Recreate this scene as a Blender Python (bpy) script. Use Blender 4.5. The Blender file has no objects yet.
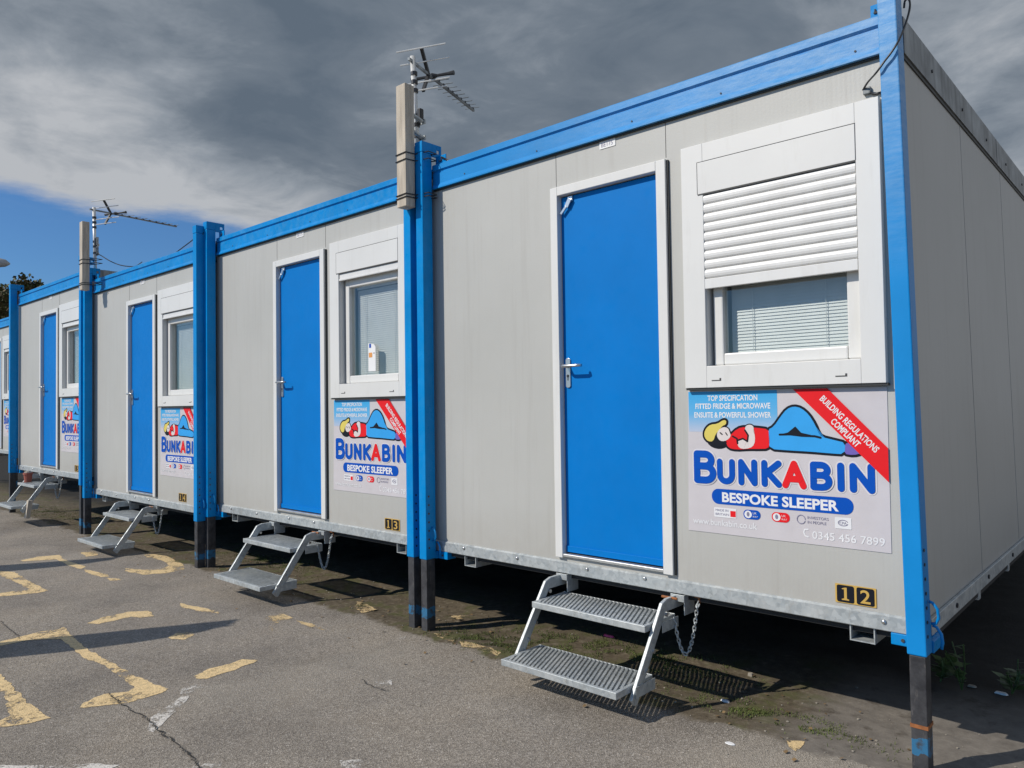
import bpy, bmesh, math, random
from mathutils import Vector, Matrix
random.seed(7)
R = math.radians
sc = bpy.context.scene
col = sc.collection

# ------------------------------------------------------------------ camera (fitted to the photograph)
CAM = Vector((3.85898, -3.30068, 1.44524))
RM = Matrix(((0.74039692, 0.02903102, 0.6715427), (0.67201763, -0.01070479, -0.74045777), (-0.01430752, 0.99952119, -0.02743515)))
FPX = 745.8356
def at(px, py, axis='z', v=0.0):
    """world point where the line of sight of a photo pixel meets a real plane (the ground, a facade)"""
    d = RM @ Vector(((px - 512) / FPX, -(py - 384) / FPX, -1))
    i = 'xyz'.index(axis)
    return CAM + d * ((v - CAM[i]) / d[i])
cd = bpy.data.cameras.new('camera'); cam = bpy.data.objects.new('camera', cd); col.objects.link(cam)
cam.matrix_world = Matrix.Translation(CAM) @ RM.to_4x4()
cd.sensor_width = 36; cd.lens = FPX / 1024 * 36; cd.clip_start = .05; cd.clip_end = 2000
sc.camera = cam

# ------------------------------------------------------------------ materials
def nodes(name):
    m = bpy.data.materials.new(name); m.use_nodes = True
    nt = m.node_tree; return m, nt, nt.nodes['Principled BSDF']
def N(nt, t, **kw):
    n = nt.nodes.new(t)
    for k, v in kw.items():
        if k in n.inputs: n.inputs[k].default_value = v
        else: setattr(n, k, v)
    return n
def ramp(nt, src, stops, interp='LINEAR'):
    r = nt.nodes.new('ShaderNodeValToRGB'); r.color_ramp.interpolation = interp
    e = r.color_ramp.elements
    while len(e) < len(stops): e.new(.5)
    for el, (p, c) in zip(e, stops):
        el.position = p; el.color = (c, c, c, 1) if isinstance(c, (int, float)) else (*c, 1)
    nt.links.new(src, r.inputs[0]); return r.outputs['Color']
def mix(nt, a, b, f, mode='MIX'):
    n = nt.nodes.new('ShaderNodeMix'); n.data_type = 'RGBA'; n.blend_type = mode
    for s, v in ((n.inputs[0], f), (n.inputs[6], a), (n.inputs[7], b)):
        if hasattr(v, 'is_linked'): nt.links.new(v, s)
        else: s.default_value = v if isinstance(v, float) else (*v, 1)
    return n.outputs[2]
def coords(nt, scale=(1, 1, 1), world=False, rnd=True):
    tc = nt.nodes.new('ShaderNodeTexCoord'); mp = nt.nodes.new('ShaderNodeMapping')
    mp.inputs['Scale'].default_value = scale
    if world:
        g = nt.nodes.new('ShaderNodeNewGeometry'); nt.links.new(g.outputs['Position'], mp.inputs[0])
    else:
        nt.links.new(tc.outputs['Object'], mp.inputs[0])
    if rnd:
        oi = nt.nodes.new('ShaderNodeObjectInfo'); ml = N(nt, 'ShaderNodeMath', operation='MULTIPLY'); ml.inputs[1].default_value = 37.0
        nt.links.new(oi.outputs['Random'], ml.inputs[0]); nt.links.new(ml.outputs[0], mp.inputs['Location'])
    return mp.outputs[0]
def noise(nt, co, scale, detail=4, rough=.55, dist=0):
    n = N(nt, 'ShaderNodeTexNoise', Scale=scale, Detail=detail, Roughness=rough, Distortion=dist)
    nt.links.new(co, n.inputs['Vector']); return n.outputs['Fac']
def bump(nt, b, h, strength, dist):
    n = N(nt, 'ShaderNodeBump', Strength=strength, Distance=dist); nt.links.new(h, n.inputs['Height'])
    nt.links.new(n.outputs[0], b.inputs['Normal'])
def simple(name, c, rough=.5, metal=0, var=.12, scale=8, bmp=0.0, streak=False, dirt=None, spec=.5):
    m, nt, b = nodes(name)
    co = coords(nt, (6, 6, .7) if streak else (1, 1, 1))
    f = noise(nt, co, scale, 5)
    lo = tuple(x * (1 - var) for x in c); hi = tuple(min(1, x * (1 + var)) for x in c)
    base = ramp(nt, f, [(.3, lo), (.7, hi)])
    if dirt:
        f2 = noise(nt, coords(nt, (9, 9, 1.1)), 2.3, 6, .65)
        base = mix(nt, base, dirt[0], ramp(nt, f2, [(dirt[1], 0), (min(1, dirt[1] + .25), dirt[2])]))
    nt.links.new(base, b.inputs['Base Color'])
    b.inputs['Roughness'].default_value = rough; b.inputs['Metallic'].default_value = metal
    b.inputs['Specular IOR Level'].default_value = spec
    if bmp:
        bump(nt, b, noise(nt, coords(nt), 60, 3), bmp, .002)
    return m
M = {}
# wall panels: plastic coated steel, faint vertical micro ribs, light embossing, dust
m, nt, b = nodes('panel')
co = coords(nt)
base = ramp(nt, noise(nt, co, 1.3, 5), [(.3, (.415, .413, .385)), (.7, (.455, .452, .425))])
base = mix(nt, base, (.33, .315, .285), ramp(nt, noise(nt, coords(nt, (14, 14, .6)), 1.6, 7, .7), [(.52, 0), (.8, .42)]))
sep = nt.nodes.new('ShaderNodeSeparateXYZ'); nt.links.new(coords(nt, rnd=False), sep.inputs[0])
zd = ramp(nt, sep.outputs['Z'], [(.0, 1.0), (1.0, 0.0)])
zm = N(nt, 'ShaderNodeMapRange'); zm.inputs['From Min'].default_value = .56; zm.inputs['From Max'].default_value = .85
zm.inputs['To Min'].default_value = .5; zm.inputs['To Max'].default_value = 0
nt.links.new(sep.outputs['Z'], zm.inputs[0])
dm = N(nt, 'ShaderNodeMath', operation='MULTIPLY'); nt.links.new(zm.outputs[0], dm.inputs[0]); nt.links.new(noise(nt, co, 9, 6, .7), dm.inputs[1])
base = mix(nt, base, (.30, .27, .225), dm.outputs[0])
nt.links.new(base, b.inputs['Base Color']); b.inputs['Roughness'].default_value = .5
wv = N(nt, 'ShaderNodeTexWave', Scale=16.0, Distortion=.4); wv.wave_type = 'BANDS'; wv.bands_direction = 'X'
nt.links.new(co, wv.inputs['Vector'])
ad = N(nt, 'ShaderNodeMath', operation='ADD'); nt.links.new(noise(nt, co, 120, 2), ad.inputs[0])
m2 = N(nt, 'ShaderNodeMath', operation='MULTIPLY'); m2.inputs[1].default_value = .35
nt.links.new(wv.outputs['Fac'], m2.inputs[0]); nt.links.new(m2.outputs[0], ad.inputs[1])
bump(nt, b, ad.outputs[0], .22, .0018); M['panel'] = m
def paint(name, c, rough, dust_glint, spec=.35):
    m, nt, b = nodes(name)
    co = coords(nt)
    base = ramp(nt, noise(nt, co, 3, 5), [(.3, tuple(x * (.94 if dust_glint == 0 else .88) for x in c)), (.7, tuple(min(1, x * (1.04 if dust_glint == 0 else 1.1)) for x in c))])
    base = mix(nt, base, (.13, .36, .58), ramp(nt, noise(nt, coords(nt, (3, 3, 3)), 5, 7, .75), [(.45, 0), (.72, dust_glint)]))  # paler flecks: dust and sun glint put into the colour
    nt.links.new(base, b.inputs['Base Color'])
    nt.links.new(ramp(nt, noise(nt, co, 14, 6, .7), [(.3, max(.05, rough - .12)), (.7, rough + .15)]), b.inputs['Roughness'])
    bump(nt, b, noise(nt, co, 34, 3), .12, .003); b.inputs['Specular IOR Level'].default_value = spec
    return m
M['blue'] = paint('blue_paint', (.0, .215, .56), .34, .34, .2)
M['blue_post'] = paint('blue_post_paint', (.0, .225, .57), .32, .10, .14)
def sheen_paint():  # pale sky sheen painted into the blue, growing upward and to the right
    m, nt, b = nodes('blue_paint_sheen'); co = coords(nt)
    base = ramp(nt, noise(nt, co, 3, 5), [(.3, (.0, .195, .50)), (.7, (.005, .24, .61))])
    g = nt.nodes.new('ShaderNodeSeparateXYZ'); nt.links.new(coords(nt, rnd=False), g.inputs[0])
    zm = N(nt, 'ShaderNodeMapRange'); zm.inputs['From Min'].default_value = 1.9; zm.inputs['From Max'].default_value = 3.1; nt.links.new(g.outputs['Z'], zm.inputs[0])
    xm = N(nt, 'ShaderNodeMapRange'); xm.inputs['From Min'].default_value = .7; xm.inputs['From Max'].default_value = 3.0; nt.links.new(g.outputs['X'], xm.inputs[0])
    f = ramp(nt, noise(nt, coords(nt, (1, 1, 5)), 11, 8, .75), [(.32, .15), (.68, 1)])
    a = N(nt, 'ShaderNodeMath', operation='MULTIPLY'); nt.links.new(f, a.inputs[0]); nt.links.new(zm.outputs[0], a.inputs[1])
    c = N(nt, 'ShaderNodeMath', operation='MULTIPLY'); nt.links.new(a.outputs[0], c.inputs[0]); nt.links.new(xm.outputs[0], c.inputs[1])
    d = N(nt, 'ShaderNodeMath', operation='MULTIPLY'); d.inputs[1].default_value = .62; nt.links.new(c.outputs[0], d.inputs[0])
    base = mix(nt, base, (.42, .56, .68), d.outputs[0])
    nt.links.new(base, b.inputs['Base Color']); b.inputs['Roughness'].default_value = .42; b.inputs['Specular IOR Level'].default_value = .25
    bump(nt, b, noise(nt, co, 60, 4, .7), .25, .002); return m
M['blue_sheen'] = sheen_paint()
M['door'] = paint('blue_door_paint', (.0, .168, .52), .5, .0, .12)
M['white'] = simple('white_plastic', (.66, .655, .63), .38, var=.04, scale=2, dirt=((.45, .43, .38), .56, .3), bmp=.03)
M['slat_white'] = simple('shutter_white', (.68, .675, .655), .4, var=.05, scale=5, dirt=((.5, .48, .44), .5, .3))
M['seam'] = simple('dark_seam', (.05, .05, .05), .7)
M['soft_seam'] = simple('soft_seam', (.30, .295, .28), .6)
M['seal_shade'] = simple('seal_and_shade', (.025, .028, .028), .6)
M['blind'] = simple('blind_slat', (.56, .56, .57), .45, var=.06)
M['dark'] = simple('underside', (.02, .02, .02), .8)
M['black_leg'] = simple('black_steel', (.05, .05, .055), .45, .3, var=.35, scale=12, dirt=((.16, .15, .14), .52, .6), bmp=.1)
M['black'] = simple('black_plastic', (.018, .018, .02), .4)
M['steel'] = simple('brushed_steel', (.6, .6, .59), .3, .9, var=.1)
M['alu'] = simple('aluminium', (.62, .62, .6), .38, .8, var=.15, scale=20)
M['mast'] = simple('mast_metal', (.66, .66, .64), .4, .35, var=.15)
M['rust'] = simple('rust', (.28, .1, .03), .8, var=.35, scale=40)
M['timber'] = simple('grey_timber', (.47, .41, .33), .8, var=.25, scale=5, streak=True, bmp=.3, dirt=((.2, .17, .13), .5, .6))
M['roof'] = simple('roof_grey', (.2, .2, .2), .7)
M['carpet'] = simple('room_inside', (.25, .24, .22), .9)
M['paper'] = simple('paper', (.75, .75, .74), .6, var=.03)
M['orange'] = simple('orange_print', (.7, .3, .08), .6)
M['darkrail'] = simple('weathered_steel', (.22, .24, .25), .5, .35, var=.45, scale=5, dirt=((.05, .06, .06), .48, .8), bmp=.1)
M['bark'] = simple('bark', (.12, .09, .06), .9, var=.3)
M['pink'] = simple('pink_plastic', (.7, .05, .2), .4)
M['redpot'] = simple('red_clay', (.32, .09, .06), .7, var=.2)
M['stone'] = simple('pebble', (.30, .27, .22), .85, var=.3, scale=30)
M['concrete'] = simple('concrete', (.33, .31, .28), .85, var=.2, scale=6, bmp=.2)
M['caster'] = simple('caster_blue_cloth', (.02, .12, .4), .8)
M['lamp_grey'] = simple('lamp_grey', (.35, .36, .37), .5, .3)
M['skin_paint'] = simple('cream_paint', (.5, .47, .4), .7)
# galvanised steel with spangle
m, nt, b = nodes('galvanised')
co = coords(nt)
v = N(nt, 'ShaderNodeTexVoronoi', Scale=55.0); nt.links.new(co, v.inputs['Vector'])
sp = ramp(nt, v.outputs['Color'], [(.1, (.34, .37, .38)), (.9, (.50, .53, .53))])
sp = mix(nt, sp, (.60, .61, .59), ramp(nt, noise(nt, co, 7, 6, .7), [(.45, 0), (.7, .7)]))
sp = mix(nt, sp, (.26, .23, .18), ramp(nt, noise(nt, coords(nt, (5, 5, 2)), 4, 7, .75), [(.56, 0), (.8, .7)]))
nt.links.new(sp, b.inputs['Base Color']); b.inputs['Metallic'].default_value = .45
nt.links.new(ramp(nt, noise(nt, co, 18, 4), [(.3, .38), (.7, .6)]), b.inputs['Roughness'])
bump(nt, b, noise(nt, co, 40, 4), .15, .003); M['galv'] = m
# glass: thin pane, part mirror part clear
m = bpy.data.materials.new('glass'); m.use_nodes = True; nt = m.node_tree; nt.nodes.clear()
o = nt.nodes.new('ShaderNodeOutputMaterial'); mx = nt.nodes.new('ShaderNodeMixShader'); fr = N(nt, 'ShaderNodeLayerWeight', Blend=.5)
tr = nt.nodes.new('ShaderNodeBsdfTransparent'); tr.inputs[0].default_value = (.93, .95, .94, 1)
gl = N(nt, 'ShaderNodeBsdfGlossy', Roughness=.02)
pw = N(nt, 'ShaderNodeMath', operation='POWER'); pw.inputs[1].default_value = 3.5; nt.links.new(fr.outputs['Facing'], pw.inputs[0])
ad = N(nt, 'ShaderNodeMath', operation='MULTIPLY_ADD'); ad.inputs[1].default_value = .7; ad.inputs[2].default_value = .06
nt.links.new(pw.outputs[0], ad.inputs[0]); nt.links.new(ad.outputs[0], mx.inputs[0]); nt.links.new(tr.outputs[0], mx.inputs[1])
nt.links.new(gl.outputs[0], mx.inputs[2]); nt.links.new(mx.outputs[0], o.inputs[0]); M['glass'] = m
def ink(name, c, rough=.5):
    m, nt, b = nodes(name); b.inputs['Roughness'].default_value = rough; b.inputs['Specular IOR Level'].default_value = .15
    nt.links.new(ramp(nt, noise(nt, coords(nt), 10, 3), [(.3, tuple(x * .93 for x in c)), (.7, c)]), b.inputs['Base Color']); return m
M['i_board'] = ink('sign_board', (.56, .53, .545)); M['i_blue'] = ink('ink_blue', (.0, .075, .43)); M['i_sky'] = ink('ink_sky', (.04, .34, .75))
M['i_red'] = ink('ink_red', (.74, .015, .02)); M['i_black'] = ink('ink_black', (.01, .012, .018)); M['i_white'] = ink('ink_white', (.74, .74, .75))
M['i_pale'] = ink('ink_pale', (.66, .64, .66)); M['i_yel'] = ink('ink_yellow', (.68, .56, .13)); M['i_grey'] = ink('ink_grey', (.22, .21, .30))
M['i_purple'] = ink('ink_purple', (.16, .12, .42)); M['i_gold'] = ink('ink_gold', (.56, .36, .09)); M['i_face'] = ink('ink_face', (.68, .62, .6))
m, nt, b = nodes('ink_fading'); b.inputs['Roughness'].default_value = .5
sp_ = nt.nodes.new('ShaderNodeSeparateXYZ'); tcx = nt.nodes.new('ShaderNodeTexCoord'); nt.links.new(tcx.outputs['Object'], sp_.inputs[0])
mr = N(nt, 'ShaderNodeMapRange'); mr.inputs['From Min'].default_value = 1.30; mr.inputs['From Max'].default_value = 1.49
nt.links.new(sp_.outputs['Z'], mr.inputs[0])
nt.links.new(ramp(nt, mr.outputs[0], [(0, (.42, .48, .60)), (.45, (.10, .38, .66)), (1, (.02, .34, .68))]), b.inputs['Base Color']); M['i_fade'] = m

# ------------------------------------------------------------------ mesh helpers
class MB:
    def __init__(s): s.b = bmesh.new()
    def box(s, x0, x1, y0, y1, z0, z1):
        v = [s.b.verts.new((x, y, z)) for x in (x0, x1) for y in (y0, y1) for z in (z0, z1)]
        for f in ((0, 1, 3, 2), (4, 6, 7, 5), (0, 4, 5, 1), (2, 3, 7, 6), (0, 2, 6, 4), (1, 5, 7, 3)):
            s.b.faces.new([v[i] for i in f])
        return s
    def obox(s, p, q, w, h, up=(0, 0, 1)):
        """bar from p to q, w across, h along 'up'"""
        p = Vector(p); q = Vector(q); d = (q - p).normalized(); up = Vector(up)
        a = d.cross(up).normalized(); c = a.cross(d).normalized()
        v = []
        for e in (p, q):
            for i, j in ((-1, -1), (1, -1), (1, 1), (-1, 1)): v.append(s.b.verts.new(e + a * (w / 2 * i) + c * (h / 2 * j)))
        for f in ((3, 2, 1, 0), (4, 5, 6, 7), (0, 1, 5, 4), (1, 2, 6, 5), (2, 3, 7, 6), (3, 0, 4, 7)): s.b.faces.new([v[i] for i in f])
        return s
    def tube(s, pts, r, n=8, taper=None, closed=False):
        pts = [Vector(p) for p in pts]; rings = []
        m = len(pts); up = Vector((.13, .21, .97))
        for i, p in enumerate(pts):
            if closed: d = pts[(i + 1) % m] - pts[i - 1]
            else: d = pts[min(i + 1, m - 1)] - pts[max(i - 1, 0)]
            d.normalize(); a = d.cross(up)
            if a.length < .05: a = d.cross(Vector((1, 0, 0)))
            a.normalize(); c = d.cross(a)
            rr = r if taper is None else r * taper[i]
            rings.append([s.b.verts.new(p + (a * math.cos(t) + c * math.sin(t)) * rr) for t in [2 * math.pi * k / n for k in range(n)]])
        rng = range(m) if closed else range(m - 1)
        for i in rng:
            A, B = rings[i], rings[(i + 1) % m]
            for k in range(n): s.b.faces.new((A[k], A[(k + 1) % n], B[(k + 1) % n], B[k]))
        if not closed: s.b.faces.new(rings[0]); s.b.faces.new(rings[-1][::-1])
        return s
    def cyl(s, p, q, r, n=12): return s.tube([p, q], r, n)
    def prism_y(s, pts, y0, y1):
        """polygon in x,z extruded between y0 (front) and y1"""
        a = [s.b.verts.new((x, y0, z)) for x, z in pts]; c = [s.b.verts.new((x, y1, z)) for x, z in pts]
        s.b.faces.new(a); s.b.faces.new(c[::-1])
        n = len(pts)
        for i in range(n): s.b.faces.new((a[i], c[i], c[(i + 1) % n], a[(i + 1) % n]))
        return s
    def prism_x(s, pts, x0, x1):
        a = [s.b.verts.new((x0, y, z)) for y, z in pts]; c = [s.b.verts.new((x1, y, z)) for y, z in pts]
        s.b.faces.new(a); s.b.faces.new(c[::-1]); n = len(pts)
        for i in range(n): s.b.faces.new((a[i], c[i], c[(i + 1) % n], a[(i + 1) % n]))
        return s
    def flat_y(s, pts, y):
        f = s.b.faces.new([s.b.verts.new((x, y, z)) for x, z in pts]); return s
    def build(s, name, mat, parent=None, bevel=0, smooth=False, loc=None, split=False):
        if split:
            left = set(s.b.faces); out = []
            while left:
                f0 = left.pop(); isl = {f0}; st = [f0]
                while st:
                    f = st.pop()
                    for v in f.verts:
                        for g in v.link_faces:
                            if g not in isl: isl.add(g); st.append(g)
                left -= isl; m2 = MB(); mp = {}
                for f in isl:
                    for v in f.verts:
                        if v not in mp: mp[v] = m2.b.verts.new(v.co)
                    m2.b.faces.new([mp[v] for v in f.verts])
                out.append(m2.build(name, mat, parent, bevel, smooth))
            s.b.free(); return out
        bmesh.ops.recalc_face_normals(s.b, faces=s.b.faces)
        me = bpy.data.meshes.new(name); s.b.to_mesh(me); s.b.free()
        for mm in (mat if isinstance(mat, list) else [mat]): me.materials.append(mm)
        if smooth:
            for p in me.polygons: p.use_smooth = True
        o = bpy.data.objects.new(name, me); col.objects.link(o)
        if loc is not None:
            me.transform(Matrix.Translation(-Vector(loc))); o.location = loc
        if parent: o.parent = parent
        if bevel:
            bv = o.modifiers.new('bevel', 'BEVEL'); bv.width = bevel; bv.segments = 2; bv.limit_method = 'ANGLE'; bv.angle_limit = R(40)
        return o
def tag(o, label=None, cat=None, group=None, kind=None):
    for k, v in (('label', label), ('category', cat), ('group', group), ('kind', kind)):
        if v: o[k] = v
    return o
def empty(name, loc, label, cat, group=None, rz=0):
    o = bpy.data.objects.new(name, None); col.objects.link(o); o.location = loc; o.rotation_euler.z = rz; o.empty_display_size = .2
    return tag(o, label, cat, group)
def copy_tree(o, parent=None):
    c = o.copy(); col.objects.link(c); c.parent = parent
    for k in [x for x in col.objects if x.parent == o]: copy_tree(k, c)
    return c
def child(root, name): return [x for x in col.objects if x.parent == root and x.name.split('.')[0] == name]
def text_mesh(body, size, y, x0, z0, mat, name, parent, width=None, off=0.0, ang=0.0, align='LEFT'):
    cu = bpy.data.curves.new(name, 'FONT'); cu.body = body; cu.size = size; cu.offset = off; cu.align_x = align; cu.resolution_u = 3
    to = bpy.data.objects.new(name + '_t', cu); col.objects.link(to)
    dg = bpy.context.evaluated_depsgraph_get(); me = bpy.data.meshes.new_from_object(to.evaluated_get(dg))
    bpy.data.objects.remove(to); bpy.data.curves.remove(cu)
    xs = [v.co.x for v in me.vertices]; w = (max(xs) - min(xs)) or 1; s = (width / w) if width else 1
    mn = min(xs) if align == 'LEFT' else 0
    ca, sa = math.cos(ang), math.sin(ang)
    for v in me.vertices:
        x, z = (v.co.x - mn) * s, v.co.y
        v.co = (x0 + x * ca - z * sa, y, z0 + x * sa + z * ca)
    me.materials.clear(); me.materials.append(mat)
    o = bpy.data.objects.new(name, me); col.objects.link(o); o.parent = parent; return o
def rbox(x0, x1, z0, z1, r, n=6):
    pts = []
    for cx, cz, a0 in ((x1 - r, z1 - r, 0), (x0 + r, z1 - r, 90), (x0 + r, z0 + r, 180), (x1 - r, z0 + r, 270)):
        for k in range(n + 1): a = R(a0 + 90 * k / n); pts.append((cx + r * math.cos(a), cz + r * math.sin(a)))
    return pts
def smooth_poly(pts, it=2):
    for _ in range(it):
        q = []
        for i in range(len(pts)):
            a, b_ = pts[i], pts[(i + 1) % len(pts)]
            q += [(a[0] * .75 + b_[0] * .25, a[1] * .75 + b_[1] * .25), (a[0] * .25 + b_[0] * .75, a[1] * .25 + b_[1] * .75)]
        pts = q
    return pts

# ------------------------------------------------------------------ the cabin
def ribbon(mb, pts, w, y, closed=False, step=.00009):
    """stroke of round ended flat segments, each a hair proud of the last"""
    n = len(pts); segs = [(pts[i], pts[(i + 1) % n]) for i in range(n if closed else n - 1)]
    for i, (a, c) in enumerate(segs):
        dx, dz = c[0] - a[0], c[1] - a[1]; t = math.atan2(dz, dx); P = []
        for k in range(7): u = t + math.pi / 2 + math.pi * k / 6; P.append((a[0] + w / 2 * math.cos(u), a[1] + w / 2 * math.sin(u)))
        for k in range(7): u = t - math.pi / 2 + math.pi * k / 6; P.append((c[0] + w / 2 * math.cos(u), c[1] + w / 2 * math.sin(u)))
        mb.flat_y(P[::-1], y - step * (i % 8))
    return mb
def arc(cx, cz, rx, rz, a0, a1, n=8):
    return [(cx + rx * math.cos(R(a0 + (a1 - a0) * k / n)), cz + rz * math.sin(R(a0 + (a1 - a0) * k / n))) for k in range(n + 1)]
def glyph(ch, x, z, w, h):
    """centre lines of round ended capitals"""
    if ch == 'B': return [[(x, z), (x, z + h)] , [(x, z + h)] + arc(x + w * .52, z + h * .77, w * .38, h * .23, 90, -90) + [(x, z + h * .54)], [(x, z + h * .54)] + arc(x + w * .55, z + h * .27, w * .45, h * .27, 90, -90) + [(x, z)]]
    if ch == 'U': return [[(x, z + h)] + arc(x + w / 2, z + w * .48, w / 2, w * .48, 180, 360) + [(x + w, z + h)]]
    if ch == 'N': return [[(x, z), (x, z + h), (x + w, z), (x + w, z + h)]]
    if ch == 'K': return [[(x, z), (x, z + h)], [(x + w, z + h), (x + .02 * w, z + h * .45)], [(x + w * .25, z + h * .55), (x + w, z)]]
    if ch == 'A': return [[(x, z), (x + w / 2, z + h), (x + w, z)], [(x + w * .22, z + h * .30), (x + w * .78, z + h * .30)]]
    if ch == 'I': return [[(x, z), (x, z + h)]]
def zp(x, y):   # point of the sign measured in an enlarged crop of the photo, on the facade
    p = at(680 + x / 4.268, 380 + y / 4.268, 'y', -.006); return (p.x, p.z)

def make_cabin():
    root = empty('site_cabin', (0, 0, 0), 'x', 'cabin', 'blue and grey sleeper cabins in a row')
    X0, X1, D = .16, 3.06, 6.0
    # front wall with a door and a window opening, side and back walls
    mb = MB(); xs = [X0, 1.23, 1.925, 2.10, 2.90, X1]; zs = [.545, .60, 1.57, 2.63, 2.665, 2.875]
    for i in range(5):
        for j in range(5):
            cx, cz = (xs[i] + xs[i + 1]) / 2, (zs[j] + zs[j + 1]) / 2
            if 1.23 < cx < 1.925 and .60 < cz < 2.665: continue
            if 2.10 < cx < 2.90 and 1.57 < cz < 2.63: continue
            vs = [mb.b.verts.new(p) for p in ((xs[i], 0, zs[j]), (xs[i + 1], 0, zs[j]), (xs[i + 1], 0, zs[j + 1]), (xs[i], 0, zs[j + 1]))]
            mb.b.faces.new(vs)
    bmesh.ops.remove_doubles(mb.b, verts=mb.b.verts, dist=.0001)
    g = bmesh.ops.extrude_face_region(mb.b, geom=mb.b.faces[:])
    for v_ in [e for e in g['geom'] if isinstance(e, bmesh.types.BMVert)]: v_.co.y += .06
    mb.box(X1 - .06, X1, .0605, D, .545, 2.875).box(X0, X0 + .06, .0605, D, .545, 2.875).box(X0 + .0605, X1 - .0605, D - .06, D, .545, 2.875)
    wall = mb.build('wall', M['panel'], root)
    mb = MB()
    for x in (1.228, 1.938): mb.box(x - .0012, x + .0012, -.0012, .004, 2.68, 2.868)
    mb.build('panel_joint', M['seam'], wall, split=True)
    mb = MB()
    for y in (1.1, 2.2, 3.3, 4.4): mb.box(X1 - .002, X1 + .001, y - .0012, y + .0012, .57, 2.868)
    mb.build('panel_joint', M['soft_seam'], wall, split=True)
    MB().box(X0 + .061, X1 - .061, .061, D - .061, .60, .64).build('floor_deck', M['carpet'], root)
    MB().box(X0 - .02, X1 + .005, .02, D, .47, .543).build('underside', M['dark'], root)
    mb = MB(); mb.box(X0 - .02, X1 - .01, -.0, D, 2.96, 3.015)
    for k in range(30): mb.box(X0, X1 - .03, .15 + k * .19, .22 + k * .19, 3.0152, 3.035)
    mb.build('roof', M['roof'], root)
    # blue front fascia, profiled; galvanised side fascias
    prof = [(0, 2.868), (-.028, 2.868), (-.028, 2.876), (-.016, 2.900), (-.016, 2.974), (-.010, 2.979), (-.010, 2.986), (-.022, 2.992), (-.022, 3.026), (-.012, 3.034), (.05, 3.034), (.05, 2.876), (0, 2.876)]
    fa = MB().prism_x(prof, .20, 3.03).build('fascia', M['blue'], root)
    MB().box(.20, 3.03, -.012, -.0005, 2.858, 2.8675).build('fascia_shade_line', M['seal_shade'], fa)  # dark strip standing in for the shade line below the fascia
    mb = MB()
    for x in (.5, 1.1, 1.75, 2.25, 2.86): mb.cyl((x, -.0162, 2.912), (x, -.019, 2.912), .0045, 8)
    mb.build('screw', M['seam'], fa, split=True)
    for x in (X1, X0):
        s = 1 if x > 1 else -1
        so = MB().prism_x([(0.05, 2.872), (.05, 3.026), (D, 3.026), (D, 2.872)], x + s * .0005, x + s * .012).build('side_fascia', M['darkrail'], root)
        mb = MB()
        for k in range(9):
            y = .5 + k * .62; mb.cyl((x + s * .012, y, 2.94), (x + s * .017, y, 2.94), .008, 8)
        for y in (2.05, 4.05): mb.box(min(x, x + s * .0135), max(x, x + s * .0135), y, y + .004, 2.874, 3.024)
        mb.build('screw', M['black'], so, split=True)
        MB().box(min(x, x + s * .006), max(x, x + s * .006), .05, D, 2.855, 2.8712).build('side_seal', M['seal_shade'], root)
    # galvanised base rails: C channel with a small top lip
    pr = [(.03, .500), (-.012, .500), (-.014, .503), (-.014, .560), (-.004, .568), (-.0008, .568), (-.0008, .558), (-.008, .553), (-.008, .508), (.03, .508)]
    br = MB().prism_x(pr, .17, 3.035).build('base_rail', M['galv'], root)
    mb = MB()
    for x, z in ((.9, .540), (1.41, .545), (1.775, .548), (2.91, .537), (.45, .545)):
        mb.tube([(x, -.014, z), (x, -.019, z), (x, -.023, z)], .011, 10, taper=[1, .9, .45])
    mb.build('bolt', M['steel'], br, smooth=True, split=True)
    mb = MB()
    for x in (X1, X0):
        s = 1 if x > 1 else -1
        a, c = sorted((x + s * .001, x + s * .016)); mb.box(a, c, .03, D, .500, .566)
    sr = mb.build('side_rail', M['galv'], root, bevel=.003)
    mb = MB()
    for k in range(8):
        y = .45 + k * .7; mb.cyl((X1 + .016, y, .535), (X1 + .022, y, .535), .011, 8)
    mb.build('bolt', M['black'], sr, split=True)
    # bearer beams (square channel ends showing under the rail)
    for x in (.44, 2.77):
        mb = MB(); t = .005
        mb.box(x, x + .10, .0, 5.9, .432, .432 + t).box(x, x + t, .0, 5.9, .4372, .4995).box(x + .10 - t, x + .10, .0, 5.9, .4372, .4995)
        mb.build('bearer', M['galv'], root)
    mb = MB()
    for y in (.95, 1.75, 2.9, 4.0): mb.box(2.4, X1 + .008, y, y + .05, .455, .4995)
    mb.build('cross_bearer', M['galv'], root, split=True)
    # corner posts with telescopic black legs
    def post(xa, xb, ya, yb, s):
        f = -1 if ya < 1 else 1
        yo, yi = (ya, yb)
        mb = MB(); mb.box(xa, xb, ya, yb, .456, 3.10)
        p = mb.build('corner_post', M['blue_post'], root, bevel=.005)
        # top plate with hole on the inner side and a lug over the fascia
        xi = xb if s < 0 else xa          # face towards the cabin
        cx = (xa + xb) / 2
        mb = MB(); mb.box(xa - .002, xb + .002, ya - .002, yb, 3.1005, 3.170)
        h0, h1 = (yb + .0005, yb + .085) if f < 0 else (ya - .085, ya - .0005)
        xp0, xp1 = (xb - .008, xb + .001) if s < 0 else (xa - .001, xa + .008)
        # plate pierced by a hole: four strips round it
        mid = (h0 + h1) / 2 + .012
        mb.box(xp0, xp1, h0, mid - .012, 3.085, 3.170).box(xp0, xp1, mid + .012, h1, 3.085, 3.170)
        mb.box(xp0, xp1, mid - .0119, mid + .0119, 3.085, 3.113).box(xp0, xp1, mid - .0119, mid + .0119, 3.137, 3.170)
        mb.build('top_plate', M['blue_post'], p, bevel=.002)
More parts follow.
